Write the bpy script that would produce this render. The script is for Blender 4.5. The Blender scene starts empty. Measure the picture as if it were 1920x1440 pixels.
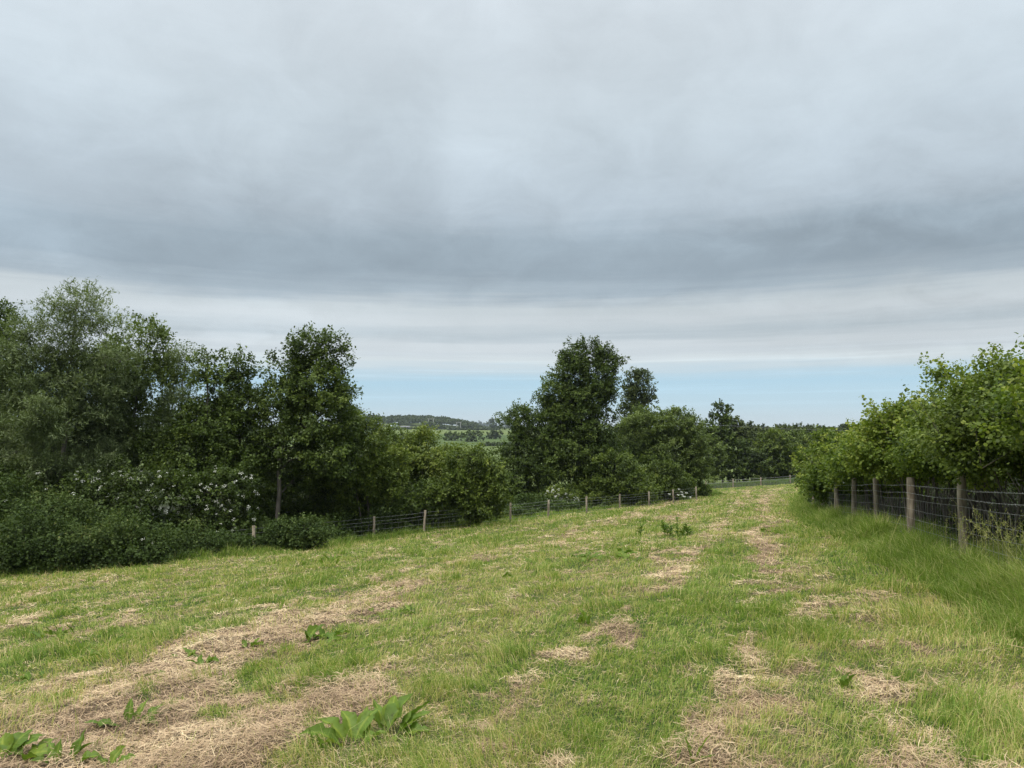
import bpy, math, numpy as np
from mathutils import Vector
PI = math.pi
sc = bpy.context.scene
col = sc.collection
rng = np.random.default_rng(7)

# ------------------------------------------------------------------ camera numbers
F = 1331.0                      # focal length in pixels of the 1920 px wide photo
PITCH = math.atan(80 / F)
EYE = 1.6
cp, sp = math.cos(PITCH), math.sin(PITCH)

def ray(px, py):
    a = (px - 960) / F; b = (720 - py) / F
    return np.array([a, cp - b * sp, sp + b * cp])

def at(px, py, Y):
    d = ray(px, py); d = d / d[1]
    return np.array([d[0] * Y, Y, EYE + d[2] * Y])

# ------------------------------------------------------------------ noise
def _hash(ix, iy, seed):
    h = (ix.astype(np.int64) * 374761393 + iy.astype(np.int64) * 668265263 + seed * 1442695041) & 0x7fffffff
    h = ((h ^ (h >> 13)) * 1274126177) & 0x7fffffff
    h = ((h ^ (h >> 15)) * 2246822519) & 0x7fffffff
    return ((h ^ (h >> 16)) & 0xffff) / 65535.0

def vnoise(x, y, seed=0):
    ix = np.floor(x); iy = np.floor(y)
    fx = x - ix; fy = y - iy
    fx = fx * fx * (3 - 2 * fx); fy = fy * fy * (3 - 2 * fy)
    a = _hash(ix, iy, seed); b = _hash(ix + 1, iy, seed)
    c = _hash(ix, iy + 1, seed); d = _hash(ix + 1, iy + 1, seed)
    return (a * (1 - fx) + b * fx) * (1 - fy) + (c * (1 - fx) + d * fx) * fy

def fbm(x, y, seed=0, oct=4):
    s = 0; a = .5; t = 0
    for k in range(oct):
        s = s + a * vnoise(x * 2 ** k + 17.3 * k, y * 2 ** k - 9.1 * k, seed + k * 31); t += a; a *= .55
    return s / t

def n3(P, sc_, seed=0):
    return (vnoise(P[:, 0] * sc_, P[:, 2] * sc_ + 5.3, seed) + vnoise(P[:, 1] * sc_, P[:, 2] * sc_ - 7.1, seed + 9)
            + vnoise(P[:, 0] * sc_ + 3.3, P[:, 1] * sc_, seed + 5)) / 3

def sstep(a, b, x):
    t = np.clip((x - a) / (b - a), 0, 1); return t * t * (3 - 2 * t)

# ------------------------------------------------------------------ terrain
FR = np.array([0, 100, 200, 320, 500, 700, 950, 1500, 9000.0])
FZ = np.array([-7, -7.2, -10, -10.6, -8.3, -5.2, -2.6, -1.0, -0.6])

def G(x, y):
    x = np.asarray(x, float); y = np.asarray(y, float)
    p = .069 * x - .0889 * y
    p = np.where(p > 3, 3 + 4 * np.tanh((p - 3) / 4), p)
    p = np.where(p < -6.5, -6.5 + 4.5 * np.tanh((p + 6.5) / 4.5), p)
    r = np.hypot(x, y)
    f = np.interp(r, FR, FZ)
    f = f + 9 * np.exp(-((x + 150) / 85) ** 2 - ((y - 1090) / 110) ** 2) + 5 * np.exp(-((x + 320) / 130) ** 2 - ((y - 1150) / 160) ** 2)
    f = f + 1.5 * sstep(60, 400, x) * sstep(150, 420, r)
    w = sstep(100, 230, r)
    z = p * (1 - w) + f * w
    near = 1 - sstep(25, 70, r)
    z = z + near * (.09 * (fbm(x * .9, y * .9, 3, 3) - .5) + .07 * (fbm(x * 3.2, y * 3.2, 8, 3) - .5)) + (1 - w) * .35 * (fbm(x * .09, y * .09, 12, 2) - .5) * sstep(10, 30, r)
    return z

def gpx(px, py, ymax=3000):
    d = ray(px, py); d = d / d[1]
    lo = 1.0
    for Y in np.geomspace(1.5, ymax, 900):
        if EYE + d[2] * Y < G(d[0] * Y, Y):
            hi = Y; break
        lo = Y
    else:
        return np.array([d[0] * ymax, ymax, float(G(d[0] * ymax, ymax))])
    for _ in range(30):
        m = (lo + hi) / 2
        if EYE + d[2] * m < G(d[0] * m, m): hi = m
        else: lo = m
    return np.array([d[0] * hi, hi, float(G(d[0] * hi, hi))])

# left boundary of the field (X as a function of Y), fence line on the right
LBY = np.array([-30, 10, 20, 21.5, 23.2, 24.6, 30, 46, 57, 60, 66, 90, 96.0])
LBX = np.array([-60, -40, -28, -16, -12, -8.9, -5.9, 4.6, 13.5, 17, 18.3, 24, 25.0])
def left_x(y): return np.interp(y, LBY, LBX)
def right_x(y): return 3.45 + .3 * y + np.where(y > 29, (y - 29) * .12, 0)

ROWD = np.array([.355, 1.0])
def straw_mask(x, y):
    wx = .9 * (fbm(x * .25, y * .25, 21, 3) - .5)
    u = x - .355 * y + wx
    v = y + .3 * x
    r = np.hypot(x, y)
    big = fbm(u * 1.1, v * .30, 33, 4)
    fine = fbm(x * 3.4, y * 2.6, 44, 5)
    g = lambda c, w: np.exp(-((u - c) / w) ** 2)
    m = .38 * g(-4.6, 1.3) * (1 - sstep(4.6, 7, y)) + 1.12 * g(-6.6, .95) * (1 - .72 * sstep(8.5, 15, y)) * (.8 + .5 * fbm(y * .45, u * .3, 5, 2))
    m = m + .95 * g(-5.3, .6) * (1 - sstep(5, 8, y))
    m = m + .88 * g(-3.7, .7) * (1 - .78 * sstep(5.4, 7.5, y))
    m = m + .40 * g(-1.7, .5) * sstep(5.5, 8, y)
    m = m + .42 * g(-.05, .45)
    m = m + .50 * g(1.0, .42) * (1 - sstep(5, 8, y))
    m = m + .34 * g(.5, 1.6) * (1 - sstep(3.2, 4.2, y))
    m = m * (1 - .5 * sstep(35, 70, y))
    s = m + 1.25 * (big - .5) + 2.05 * (fine - .5) + .05 + .10 * g(.3, 2.2) * sstep(5, 9, y)
    return sstep(.20, .88, s)

# ------------------------------------------------------------------ mesh helpers
def mesh_np(name, verts, sizes, loops, attrs=None, smooth=False):
    me = bpy.data.meshes.new(name)
    me.vertices.add(len(verts)); me.vertices.foreach_set('co', np.ascontiguousarray(verts, np.float32).ravel())
    me.loops.add(len(loops)); me.loops.foreach_set('vertex_index', np.ascontiguousarray(loops, np.int32))
    me.polygons.add(len(sizes))
    st = np.zeros(len(sizes), np.int32); st[1:] = np.cumsum(sizes)[:-1]
    me.polygons.foreach_set('loop_start', st)
    if smooth: me.polygons.foreach_set('use_smooth', np.ones(len(sizes), bool))
    me.update(calc_edges=True)
    for k, a in (attrs or {}).items():
        a = np.ascontiguousarray(a, np.float32)
        if a.ndim == 1:
            at_ = me.attributes.new(k, 'FLOAT', 'POINT'); at_.data.foreach_set('value', a)
        else:
            at_ = me.attributes.new(k, 'FLOAT_VECTOR', 'POINT'); at_.data.foreach_set('vector', a.ravel())
    return me

class MB:
    """collects polygon blocks with a per-vertex value v; builds one mesh object"""
    def __init__(s): s.V = []; s.S = []; s.L = []; s.A = []; s.n = 0
    def block(s, verts, nper, v):
        """verts (n, nper, 3): n polygons of nper corners"""
        n = len(verts)
        if n == 0: return
        s.V.append(verts.reshape(-1, 3)); s.S.append(np.full(n, nper, np.int32))
        s.L.append(np.arange(n * nper) + s.n); s.A.append(np.repeat(v, nper)); s.n += n * nper
    def idx(s, verts, faces, v=0.5):
        """faces (m,k) index array"""
        verts = np.asarray(verts, float); faces = np.asarray(faces)
        s.V.append(verts); s.S.append(np.full(len(faces), faces.shape[1], np.int32))
        s.L.append((faces + s.n).ravel()); s.A.append(np.broadcast_to(np.asarray(v, float), (len(verts),)).copy()); s.n += len(verts)
    def tube(s, pts, rad, k=6, v=.5, cap=False):
        pts = np.asarray(pts, float); rad = np.broadcast_to(np.asarray(rad, float), (len(pts),))
        T = np.gradient(pts, axis=0); T /= np.linalg.norm(T, axis=1)[:, None] + 1e-9
        ref = np.array([0, 0, 1.0]) if abs(T[0][2]) < .9 else np.array([1.0, 0, 0])
        A = np.cross(T, ref); A /= np.linalg.norm(A, axis=1)[:, None] + 1e-9
        B = np.cross(T, A)
        an = np.arange(k) * 2 * PI / k
        R = pts[:, None] + rad[:, None, None] * (A[:, None] * np.cos(an)[None, :, None] + B[:, None] * np.sin(an)[None, :, None])
        m = len(pts)
        i, j = np.meshgrid(np.arange(m - 1), np.arange(k), indexing='ij')
        q = np.stack([i * k + j, i * k + (j + 1) % k, (i + 1) * k + (j + 1) % k, (i + 1) * k + j], -1).reshape(-1, 4)
        s.idx(R.reshape(-1, 3), q, v)
        if cap:
            s.S.append(np.array([k], np.int32)); s.L.append(s.n - k + np.arange(k))
    def build(s, name, mat, parent=None, org=None, smooth=False):
        V = np.concatenate(s.V)
        if org is not None: V = V - np.asarray(org)
        me = mesh_np(name, V, np.concatenate(s.S), np.concatenate(s.L), {'v': np.concatenate(s.A)}, smooth)
        me.materials.append(mat)
        o = bpy.data.objects.new(name, me); col.objects.link(o)
        if parent is not None: o.parent = parent
        elif org is not None: o.location = [float(c) for c in org]
        return o

def tag(o, label=None, cat=None, group=None, kind=None):
    for k, v in (('label', label), ('category', cat), ('group', group), ('kind', kind)):
        if v: o[k] = v
    return o

def empty(name, loc, label, cat, group=None):
    o = bpy.data.objects.new(name, None); col.objects.link(o)
    o.location = [float(c) for c in loc]; o.empty_display_size = .3
    return tag(o, label, cat, group)

def unit(a): return a / (np.linalg.norm(a, axis=-1, keepdims=True) + 1e-9)

LEAF = {
    'oval': np.array([[0, 0, 0], [.45, .34, .07], [1, 0, -.06], [.45, -.34, .07]]),
    'narrow': np.array([[0, 0, 0], [.4, .13, .02], [1, 0, -.08], [.4, -.13, .02]]),
    'round': np.array([[0, 0, 0], [.22, .40, .07], [.68, .42, .05], [1, 0, -.08], [.68, -.42, .05], [.22, -.40, .07]]),
    'clump': np.array([[0, 0, 0], [.3, .42, .1], [.75, .36, .0], [1, .05, -.1], [.62, -.4, .1], [.2, -.33, .0]]),
}
def leaves(mb, P, D, N, L, v, kind):
    """leaf polygons at points P, pointing along D, with face normals near N"""
    T = LEAF[kind]
    D = unit(D); S = unit(np.cross(N, D)); N2 = np.cross(D, S)
    V = P[:, None] + L[:, None, None] * (T[None, :, 0, None] * D[:, None] + T[None, :, 1, None] * S[:, None] + T[None, :, 2, None] * N2[:, None])
    mb.block(V, len(T), v)

# ------------------------------------------------------------------ materials
def nt(name):
    m = bpy.data.materials.new(name); m.use_nodes = True
    t = m.node_tree; t.nodes.clear()
    return m, t, t.nodes, t.links

def ramp(n, stops, interp='LINEAR'):
    r = n.new('ShaderNodeValToRGB'); r.color_ramp.interpolation = interp
    e = r.color_ramp.elements
    while len(e) < len(stops): e.new(.5)
    for i, (p, c) in enumerate(stops):
        e[i].position = p; e[i].color = (*c, 1)
    return r

def leaf_mat(name, stops, trans=.28, rough=.5, spec=.35, tint=(1.25, 1.35, .6)):
    m, t, n, l = nt(name)
    out = n.new('ShaderNodeOutputMaterial'); a = n.new('ShaderNodeAttribute'); a.attribute_name = 'v'
    r = ramp(n, stops); l.new(a.outputs['Fac'], r.inputs['Fac'])
    p = n.new('ShaderNodeBsdfPrincipled'); p.inputs['Roughness'].default_value = rough
    p.inputs['Specular IOR Level'].default_value = spec
    l.new(r.outputs['Color'], p.inputs['Base Color'])
    tr = n.new('ShaderNodeBsdfTranslucent')
    mx = n.new('ShaderNodeMix'); mx.data_type = 'RGBA'; mx.blend_type = 'MULTIPLY'; mx.inputs[0].default_value = 1
    l.new(r.outputs['Color'], mx.inputs[6]); mx.inputs[7].default_value = (*tint, 1)
    l.new(mx.outputs[2], tr.inputs['Color'])
    ms = n.new('ShaderNodeMixShader'); ms.inputs[0].default_value = trans
    l.new(p.outputs[0], ms.inputs[1]); l.new(tr.outputs[0], ms.inputs[2]); l.new(ms.outputs[0], out.inputs[0])
    return m

def bark_mat(name, c1, c2, scale=9):
    m, t, n, l = nt(name)
    out = n.new('ShaderNodeOutputMaterial'); p = n.new('ShaderNodeBsdfPrincipled')
    tc = n.new('ShaderNodeTexCoord'); mp = n.new('ShaderNodeMapping'); mp.inputs['Scale'].default_value = (1, 1, .22)
    ns = n.new('ShaderNodeTexNoise'); ns.inputs['Scale'].default_value = scale; ns.inputs['Detail'].default_value = 6
    l.new(tc.outputs['Object'], mp.inputs[0]); l.new(mp.outputs[0], ns.inputs['Vector'])
    r = ramp(n, [(.35, c1), (.65, c2)]); l.new(ns.outputs[0], r.inputs[0]); l.new(r.outputs[0], p.inputs['Base Color'])
    p.inputs['Roughness'].default_value = .85
    b = n.new('ShaderNodeBump'); b.inputs['Strength'].default_value = .6; b.inputs['Distance'].default_value = .02
    l.new(ns.outputs[0], b.inputs['Height']); l.new(b.outputs[0], p.inputs['Normal'])
    l.new(p.outputs[0], out.inputs[0])
    return m

M = {}
M['alder'] = leaf_mat('alder_leaves', [(0, (0.033, 0.048, 0.011)), (.5, (0.085, 0.124, 0.024)), (.85, (0.162, 0.208, 0.042)), (1, (0.207, 0.254, 0.059))], spec=.22)
M['hazel'] = leaf_mat('hazel_leaves', [(0, (0.046, 0.068, 0.014)), (.5, (0.116, 0.159, 0.027)), (.85, (0.205, 0.247, 0.047)), (1, (0.273, 0.305, 0.068))], spec=.22)
M['willow'] = leaf_mat('willow_leaves', [(0, (0.056, 0.078, 0.027)), (.5, (0.135, 0.172, 0.06)), (.85, (0.205, 0.248, 0.104)), (1, (0.27, 0.314, 0.153))], trans=.25, spec=.25)
M['sallow'] = leaf_mat('sallow_leaves', [(0, (0.053, 0.072, 0.016)), (.5, (0.121, 0.164, 0.038)), (.85, (0.198, 0.247, 0.065)), (1, (0.24, 0.288, 0.094))], trans=.28, spec=.22)
M['hedge'] = leaf_mat('hedge_leaves', [(0, (0.048, 0.081, 0.011)), (.45, (0.119, 0.171, 0.023)), (.8, (0.223, 0.275, 0.042)), (1, (0.323, 0.342, 0.071))], trans=.36, rough=.55, spec=.25)
M['bramble'] = leaf_mat('bramble_leaves', [(0, (0.025, 0.041, 0.011)), (.5, (0.063, 0.096, 0.022)), (.9, (0.118, 0.156, 0.04)), (1, (0.19, 0.198, 0.066))], trans=.22, rough=.6, spec=.15)
M['distant'] = leaf_mat('distant_leaves', [(0, (0.035, 0.049, 0.017)), (.5, (0.079, 0.104, 0.03)), (1, (0.15, 0.176, 0.052))], trans=.15, spec=.15)
M['grass'] = leaf_mat('grass_blades', [(0, (0.12, 0.201, 0.03)), (.35, (0.219, 0.323, 0.048)), (.62, (0.365, 0.439, 0.096)), (.8, (0.603, 0.524, 0.203)), (1, (0.78, 0.61, 0.32))], trans=.42, rough=.55, spec=.25, tint=(1.1, 1.15, .7))
M['verge'] = leaf_mat('long_grass_blades', [(0, (0.092, 0.16, 0.023)), (.5, (0.185, 0.279, 0.038)), (.85, (0.309, 0.392, 0.074)), (1, (0.617, 0.546, 0.255))], trans=.42, rough=.55, spec=.25, tint=(1.1, 1.15, .7))
M['hay'] = leaf_mat('dry_cuttings', [(0, (0.238, 0.155, 0.087)), (.4, (0.546, 0.377, 0.223)), (.8, (0.784, 0.584, 0.346)), (1, (0.95, 0.767, 0.465))], trans=.1, rough=.6, spec=.25, tint=(1, 1, 1))
M['dock'] = leaf_mat('dock_leaves', [(0, (0.066, 0.121, 0.018)), (.6, (0.139, 0.22, 0.028)), (1, (0.29, 0.352, 0.054))], trans=.3, rough=.5, spec=.25)
M['white'] = leaf_mat('blossom_petals', [(0, (.55, .55, .42)), (1, (.85, .84, .74))], trans=.2, tint=(1, 1, 1))
M['bark'] = bark_mat('alder_bark', (.055, .045, .035), (.15, .125, .10))
M['bark_pale'] = bark_mat('willow_bark', (.08, .07, .055), (.19, .165, .135))
M['twig'] = bark_mat('twig_bark', (.07, .055, .042), (.16, .135, .11))
M['post'] = bark_mat('fence_timber', (.15, .115, .08), (.40, .325, .235), 14)

# brown nibbled spots on the dock leaves
t_ = M['dock'].node_tree; n_n = t_.nodes; ln_ = t_.links
tc_ = n_n.new('ShaderNodeTexCoord'); ns_ = n_n.new('ShaderNodeTexNoise'); ns_.inputs['Scale'].default_value = 38; ns_.inputs['Detail'].default_value = 3
ln_.new(tc_.outputs['Object'], ns_.inputs['Vector'])
rr_ = ramp(n_n, [(.30, (.55, .42, .30)), (.36, (.85, .85, .7)), (.6, (1, 1, 1)), (.75, (1.0, 1.0, .8))]); ln_.new(ns_.outputs[0], rr_.inputs[0])
pb = [q for q in n_n if q.type == 'BSDF_PRINCIPLED'][0]; src = pb.inputs['Base Color'].links[0].from_socket
mm = n_n.new('ShaderNodeMix'); mm.data_type = 'RGBA'; mm.blend_type = 'MULTIPLY'; mm.inputs[0].default_value = 1
ln_.new(src, mm.inputs[6]); ln_.new(rr_.outputs[0], mm.inputs[7]); ln_.new(mm.outputs[2], pb.inputs['Base Color'])

def plain(name, c, rough=.5, metal=0.0):
    m, t, n, l = nt(name)
    out = n.new('ShaderNodeOutputMaterial'); p = n.new('ShaderNodeBsdfPrincipled')
    ns = n.new('ShaderNodeTexNoise'); ns.inputs['Scale'].default_value = 6
    r = ramp(n, [(.3, tuple(x * .8 for x in c)), (.7, tuple(min(1, x * 1.15) for x in c))])
    tc = n.new('ShaderNodeTexCoord'); l.new(tc.outputs['Object'], ns.inputs['Vector'])
    l.new(ns.outputs[0], r.inputs[0]); l.new(r.outputs[0], p.inputs['Base Color'])
    p.inputs['Roughness'].default_value = rough; p.inputs['Metallic'].default_value = metal
    l.new(p.outputs[0], out.inputs[0]); return m
M['wire'] = plain('galvanised_wire', (.34, .34, .33), .45, .3)
M['metal_roof'] = plain('pale_sheet_roof', (.62, .72, .74), .5)
M['stone_wall'] = plain('render_wall', (.50, .47, .42), .8)
M['slate'] = plain('slate_roof', (.26, .25, .26), .6)
M['dark_glass'] = plain('dark_pane', (.03, .035, .04), .2)
M['pole'] = plain('pole_timber', (.34, .33, .31), .8)

# ------------------------------------------------------------------ ground sheet
ANG = np.unique(np.concatenate([np.linspace(-52, 52, 560), np.linspace(52, 308, 130)]))[:-1]
ANG = np.radians(ANG)
RR = np.concatenate([[0.0], np.geomspace(.4, 3000, 620)])
na, nr = len(ANG), len(RR)
rr, aa = np.meshgrid(RR, ANG, indexing='ij')
gx = rr * np.sin(aa); gy = rr * np.cos(aa)
gz = G(gx, gy)
i, j = np.meshgrid(np.arange(nr - 1), np.arange(na), indexing='ij')
q = np.stack([i * na + j, (i + 1) * na + j, (i + 1) * na + (j + 1) % na, i * na + (j + 1) % na], -1).reshape(-1, 4)
st = straw_mask(gx, gy)
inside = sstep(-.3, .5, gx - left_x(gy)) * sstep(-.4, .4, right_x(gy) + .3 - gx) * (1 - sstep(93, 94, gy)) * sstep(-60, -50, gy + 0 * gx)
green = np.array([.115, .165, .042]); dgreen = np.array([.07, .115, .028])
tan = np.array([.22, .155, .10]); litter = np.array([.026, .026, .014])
bz = fbm(gx * .6, gy * .4, 71, 4)[..., None]
base = green * (1 - bz) + dgreen * bz
pale = fbm((gx - .355 * gy) * 1.3, gy * .25, 91, 4)
base = base * 1.0 + (np.array([.26, .24, .10]) - base) * (.55 * sstep(.42, .62, pale))[..., None]
base = base * (1 - st[..., None]) + tan * st[..., None]
soil = (sstep(86.5, 88, gy) * (1 - sstep(91.5, 93, gy)) * sstep(24, 27, gx) * (1 - sstep(31, 35, gx)))[..., None]
base = base * (1 - soil) + np.array([.36, .25, .17]) * soil
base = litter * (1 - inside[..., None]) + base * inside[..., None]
# the far country: meadows between hedges
far = sstep(110, 150, rr)[..., None]
pat = _hash(np.floor(gx / 170 + .3 * np.sin(gy / 140)), np.floor(gy / 130 + .2 * np.sin(gx / 90)), 5)[..., None]
fcol = np.array([.085, .125, .035]) * (1 - pat) + np.array([.17, .205, .065]) * pat
fcol = fcol * (.85 + .3 * fbm(gx * .02, gy * .02, 62, 3))[..., None]
base = base * (1 - far) + fcol * far
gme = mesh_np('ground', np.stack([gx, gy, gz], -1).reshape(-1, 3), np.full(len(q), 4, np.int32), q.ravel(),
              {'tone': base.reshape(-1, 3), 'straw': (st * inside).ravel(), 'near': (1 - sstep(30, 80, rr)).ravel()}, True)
m, t, n, l = nt('meadow_ground')
out = n.new('ShaderNodeOutputMaterial'); p = n.new('ShaderNodeBsdfPrincipled'); p.inputs['Roughness'].default_value = .95
p.inputs['Specular IOR Level'].default_value = .1
a = n.new('ShaderNodeAttribute'); a.attribute_name = 'tone'
a2 = n.new('ShaderNodeAttribute'); a2.attribute_name = 'near'
tc = n.new('ShaderNodeTexCoord')
n1 = n.new('ShaderNodeTexNoise'); n1.inputs['Scale'].default_value = 28; n1.inputs['Detail'].default_value = 8; n1.inputs['Roughness'].default_value = .7
mp = n.new('ShaderNodeMapping'); mp.inputs['Rotation'].default_value = (0, 0, .34); mp.inputs['Scale'].default_value = (1, .4, 1)
n2 = n.new('ShaderNodeTexNoise'); n2.inputs['Scale'].default_value = 2.5; n2.inputs['Detail'].default_value = 6
l.new(tc.outputs['Object'], n1.inputs['Vector']); l.new(tc.outputs['Object'], mp.inputs[0]); l.new(mp.outputs[0], n2.inputs['Vector'])
r1 = ramp(n, [(.3, (.45, .45, .45)), (.7, (1.0, 1.0, 1.0))]); l.new(n1.outputs[0], r1.inputs[0])
r2 = ramp(n, [(.3, (.72, .76, .72)), (.7, (1.0, .98, .95))]); l.new(n2.outputs[0], r2.inputs[0])
def mul(A, B, fac=1.0):
    x = n.new('ShaderNodeMix'); x.data_type = 'RGBA'; x.blend_type = 'MULTIPLY'; x.inputs[0].default_value = fac
    l.new(A, x.inputs[6]); l.new(B, x.inputs[7]); return x
x1 = mul(a.outputs['Vector'], r1.outputs[0]); l.new(a2.outputs['Fac'], x1.inputs[0])
x2 = mul(x1.outputs[2], r2.outputs[0])
l.new(x2.outputs[2], p.inputs['Base Color'])
b = n.new('ShaderNodeBump'); b.inputs['Strength'].default_value = .8; b.inputs['Distance'].default_value = .03
l.new(n1.outputs[0], b.inputs['Height']); l.new(b.outputs[0], p.inputs['Normal'])
l.new(p.outputs[0], out.inputs[0])
gme.materials.append(m)
go = bpy.data.objects.new('ground', gme); col.objects.link(go)
tag(go, 'mown meadow sloping down to the wooded valley, with far fields beyond', 'ground', kind='structure')

# ------------------------------------------------------------------ grass blades
def blades(mb, x, y, h, w, lean, v, jit=1.1, segs=2, tipv=.12, flat=None):
    n_ = len(x)
    z = G(x, y) - .01
    az = rng.normal(0, jit, n_) + 2 * PI * 1.5 * fbm(x * .8, y * .8, 14, 3)
    fa = rng.uniform(0, 2 * PI, n_)
    wd = np.stack([np.cos(fa), np.sin(fa), np.zeros(n_)], -1) * (w / 2)[:, None]
    ld = np.stack([np.cos(az), np.sin(az), np.zeros(n_)], -1)
    B = np.stack([x, y, z], -1)
    k1 = .55
    P1 = B + ld * (lean * h * .30)[:, None] + np.array([0, 0, 1]) * (h * k1)[:, None]
    P2 = B + ld * (lean * h)[:, None] + np.array([0, 0, 1]) * (h * np.clip(1 - .35 * lean, .2, 1))[:, None]
    V = np.stack([B - wd, B + wd, P1 + wd * .8, P1 - wd * .8, P2], 1)    # 5 verts
    b0 = mb.n
    idx = np.arange(n_)[:, None] * 5 + b0
    qd = idx + np.array([0, 1, 2, 3]); tr = idx + np.array([3, 2, 4])
    mb.V.append(V.reshape(-1, 3))
    mb.S.append(np.full(n_, 4, np.int32)); mb.L.append(qd.ravel())
    mb.S.append(np.full(n_, 3, np.int32)); mb.L.append(tr.ravel())
    vv = v[:, None] + np.array([-.08, -.08, 0, 0, tipv])[None]
    mb.A.append(np.clip(vv, 0, 1).ravel()); mb.n += n_ * 5

def wedge(n_, r0, r1, power, half=math.radians(46)):
    """points in a wedge before the camera, density falling as r**-power"""
    e = 2 - power
    u_ = rng.uniform(0, 1, n_)
    r = (r0 ** e + u_ * (r1 ** e - r0 ** e)) ** (1 / e)
    a_ = rng.uniform(-half, half, n_)
    return r * np.sin(a_), r * np.cos(a_), r

def in_field(x, y, m_=0.0):
    return (x > left_x(y) - .2 + m_) & (x < right_x(y) + .5 - m_) & (y < 92.5) & ~((y > 86.5) & (x < 33) & (x > 22))

WEEDS = [(gpx(a_, b_), r_) for a_, b_, r_ in ((665, 1402, .24), (735, 1385, .26), (620, 1405, .14), (700, 1398, .22), (235, 1362, .24), (18, 1428, .26), (120, 1432, .2), (205, 1438, .14), (592, 1200, .3), (385, 1246, .2), (352, 1232, .15), (472, 1212, .2), (50, 1278, .2), (118, 1306, .12))]
def clear_of_weeds(x, y):
    k_ = np.ones(len(x), bool)
    for p_, r_ in WEEDS: k_ &= ~((np.hypot(x - p_[0], y - p_[1] + .06) < r_ * rng.uniform(.6, 1.15, len(x))) & (rng.uniform(0, 1, len(x)) < .85))
    return k_

gmb = MB()
x, y, r = wedge(1000000, 1.6, 92, 1.62)
s = straw_mask(x, y)
tuft = fbm(x * 1.7, y * 1.7, 55, 3)
tuft2 = fbm(x * 5, y * 5, 56, 2)
palem = sstep(.42, .62, fbm((x - .355 * y) * 1.3, y * .25, 91, 4))
dens = np.clip(1.05 - .93 * s, 0, 1) * np.clip(.45 + 1.1 * tuft2, 0, 1) * (1 - .25 * palem)
k = in_field(x, y) & (rng.uniform(0, 1, len(x)) < dens) & clear_of_weeds(x, y)
x, y, r, s, tuft, tuft2, palem = [q_[k] for q_ in (x, y, r, s, tuft, tuft2, palem)]
# distance to the right fence makes longer, unmown grass
dr = right_x(y) - x
hgt = (.042 + .13 * sstep(.52, .78, tuft) + .045 * tuft2) * rng.uniform(.6, 1.5, len(x)) * (1 - .35 * s) * (1 + .45 * (1 - sstep(0, 1.5, dr - .8)))
wid = .0033 * np.maximum(1, r / 4) ** .85 * rng.uniform(.7, 1.4, len(x))
vv = .41 + .50 * (rng.uniform(0, 1, len(x)) ** 2 - .25) + .5 * (fbm(x * 6, y * 6, 19, 2) - .5) - .16 * sstep(.5, .75, tuft) + .22 * s + .18 * palem * rng.uniform(0, 1, len(x))
dry = rng.uniform(0, 1, len(x)) < (.15 + .2 * palem + .3 * s)
vv = np.where(dry, rng.uniform(.66, 1, len(x)), vv)
palem = palem * (.35 + .65 * sstep(.5, 3.5, dr))
blades(gmb, x, y, hgt * np.where(r > 20, 1.1, 1), wid, rng.uniform(.1, 1.5, len(x)), np.clip(vv, 0, 1))
x, y, r = wedge(7000, 2, 40, 1.5)
k = in_field(x, y) & clear_of_weeds(x, y); x, y, r = x[k], y[k], r[k]; n_ = len(x)
blades(gmb, x, y, rng.uniform(.12, .30, n_), .0026 * np.maximum(1, r / 4) ** .8, rng.uniform(.1, .9, n_), rng.uniform(.6, .95, n_))
g = gmb.build('grass', M['grass'])
tag(g, 'short mown green grass with dry yellow blades covering the sloping meadow', 'grass', kind='stuff')

# dry cuttings lying in rows
hmb = MB()
x, y, r = wedge(950000, 1.6, 80, 1.7)
s = straw_mask(x, y)
palem = sstep(.42, .62, fbm((x - .355 * y) * 1.3, y * .25, 91, 4))
k = in_field(x, y, .3) & (rng.uniform(0, 1, len(x)) < np.clip(.085 + .88 * s + .10 * palem, 0, 1))
x, y, r, s = x[k], y[k], r[k], s[k]
n_ = len(x)
L_ = rng.uniform(.03, .13, n_) * np.maximum(1, r / 9) ** .6
w_ = .0021 * np.maximum(1, r / 3.5) ** .9 * rng.uniform(.7, 1.4, n_)
az = rng.uniform(0, 2 * PI, n_)
heap = fbm(x * 2.6, y * 2.6, 77, 3)
up = rng.uniform(0, 1, n_) ** 1.6 * (.014 + .085 * sstep(.42, .72, heap)) * (.4 + s) + .004
D = np.stack([np.cos(az), np.sin(az), rng.normal(0, .22, n_)], -1)
D = unit(D); S = unit(np.cross(D, np.array([0, 0, 1.0]) + rng.normal(0, .35, (n_, 3))))
C0 = np.stack([x, y, G(x, y) + up], -1)
bend = np.stack([-D[:, 1], D[:, 0], rng.uniform(0, .7, n_)], -1) * (L_ * rng.uniform(-.22, .22, n_))[:, None]
E0 = C0 - D * (L_ / 2)[:, None]; E1 = C0 + D * (L_ / 2)[:, None]; Cm = C0 + bend
wv = S * (w_ / 2)[:, None]
V = np.stack([E0 - wv * .6, E0 + wv * .6, Cm + wv, E1 + wv * .4, E1 - wv * .4, Cm - wv], 1).reshape(-1, 3)
idx = np.arange(n_)[:, None] * 6
hmb.V.append(V); hmb.S.append(np.full(2 * n_, 4, np.int32))
hmb.L.append(np.concatenate([(idx + np.array([0, 1, 2, 5])).ravel(), (idx + np.array([5, 2, 3, 4])).ravel()]))
tone = np.clip(.47 + .6 * (fbm(x * 1.6, y * 1.6, 81, 4) - .5) * 2 + rng.normal(0, .2, n_), 0, 1)
hmb.A.append(np.repeat(tone, 6)); hmb.n = len(V)
h = hmb.build('hay', M['hay'])
tag(h, 'dry brown grass cuttings lying in rows on the mown meadow', 'hay', kind='stuff')

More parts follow.
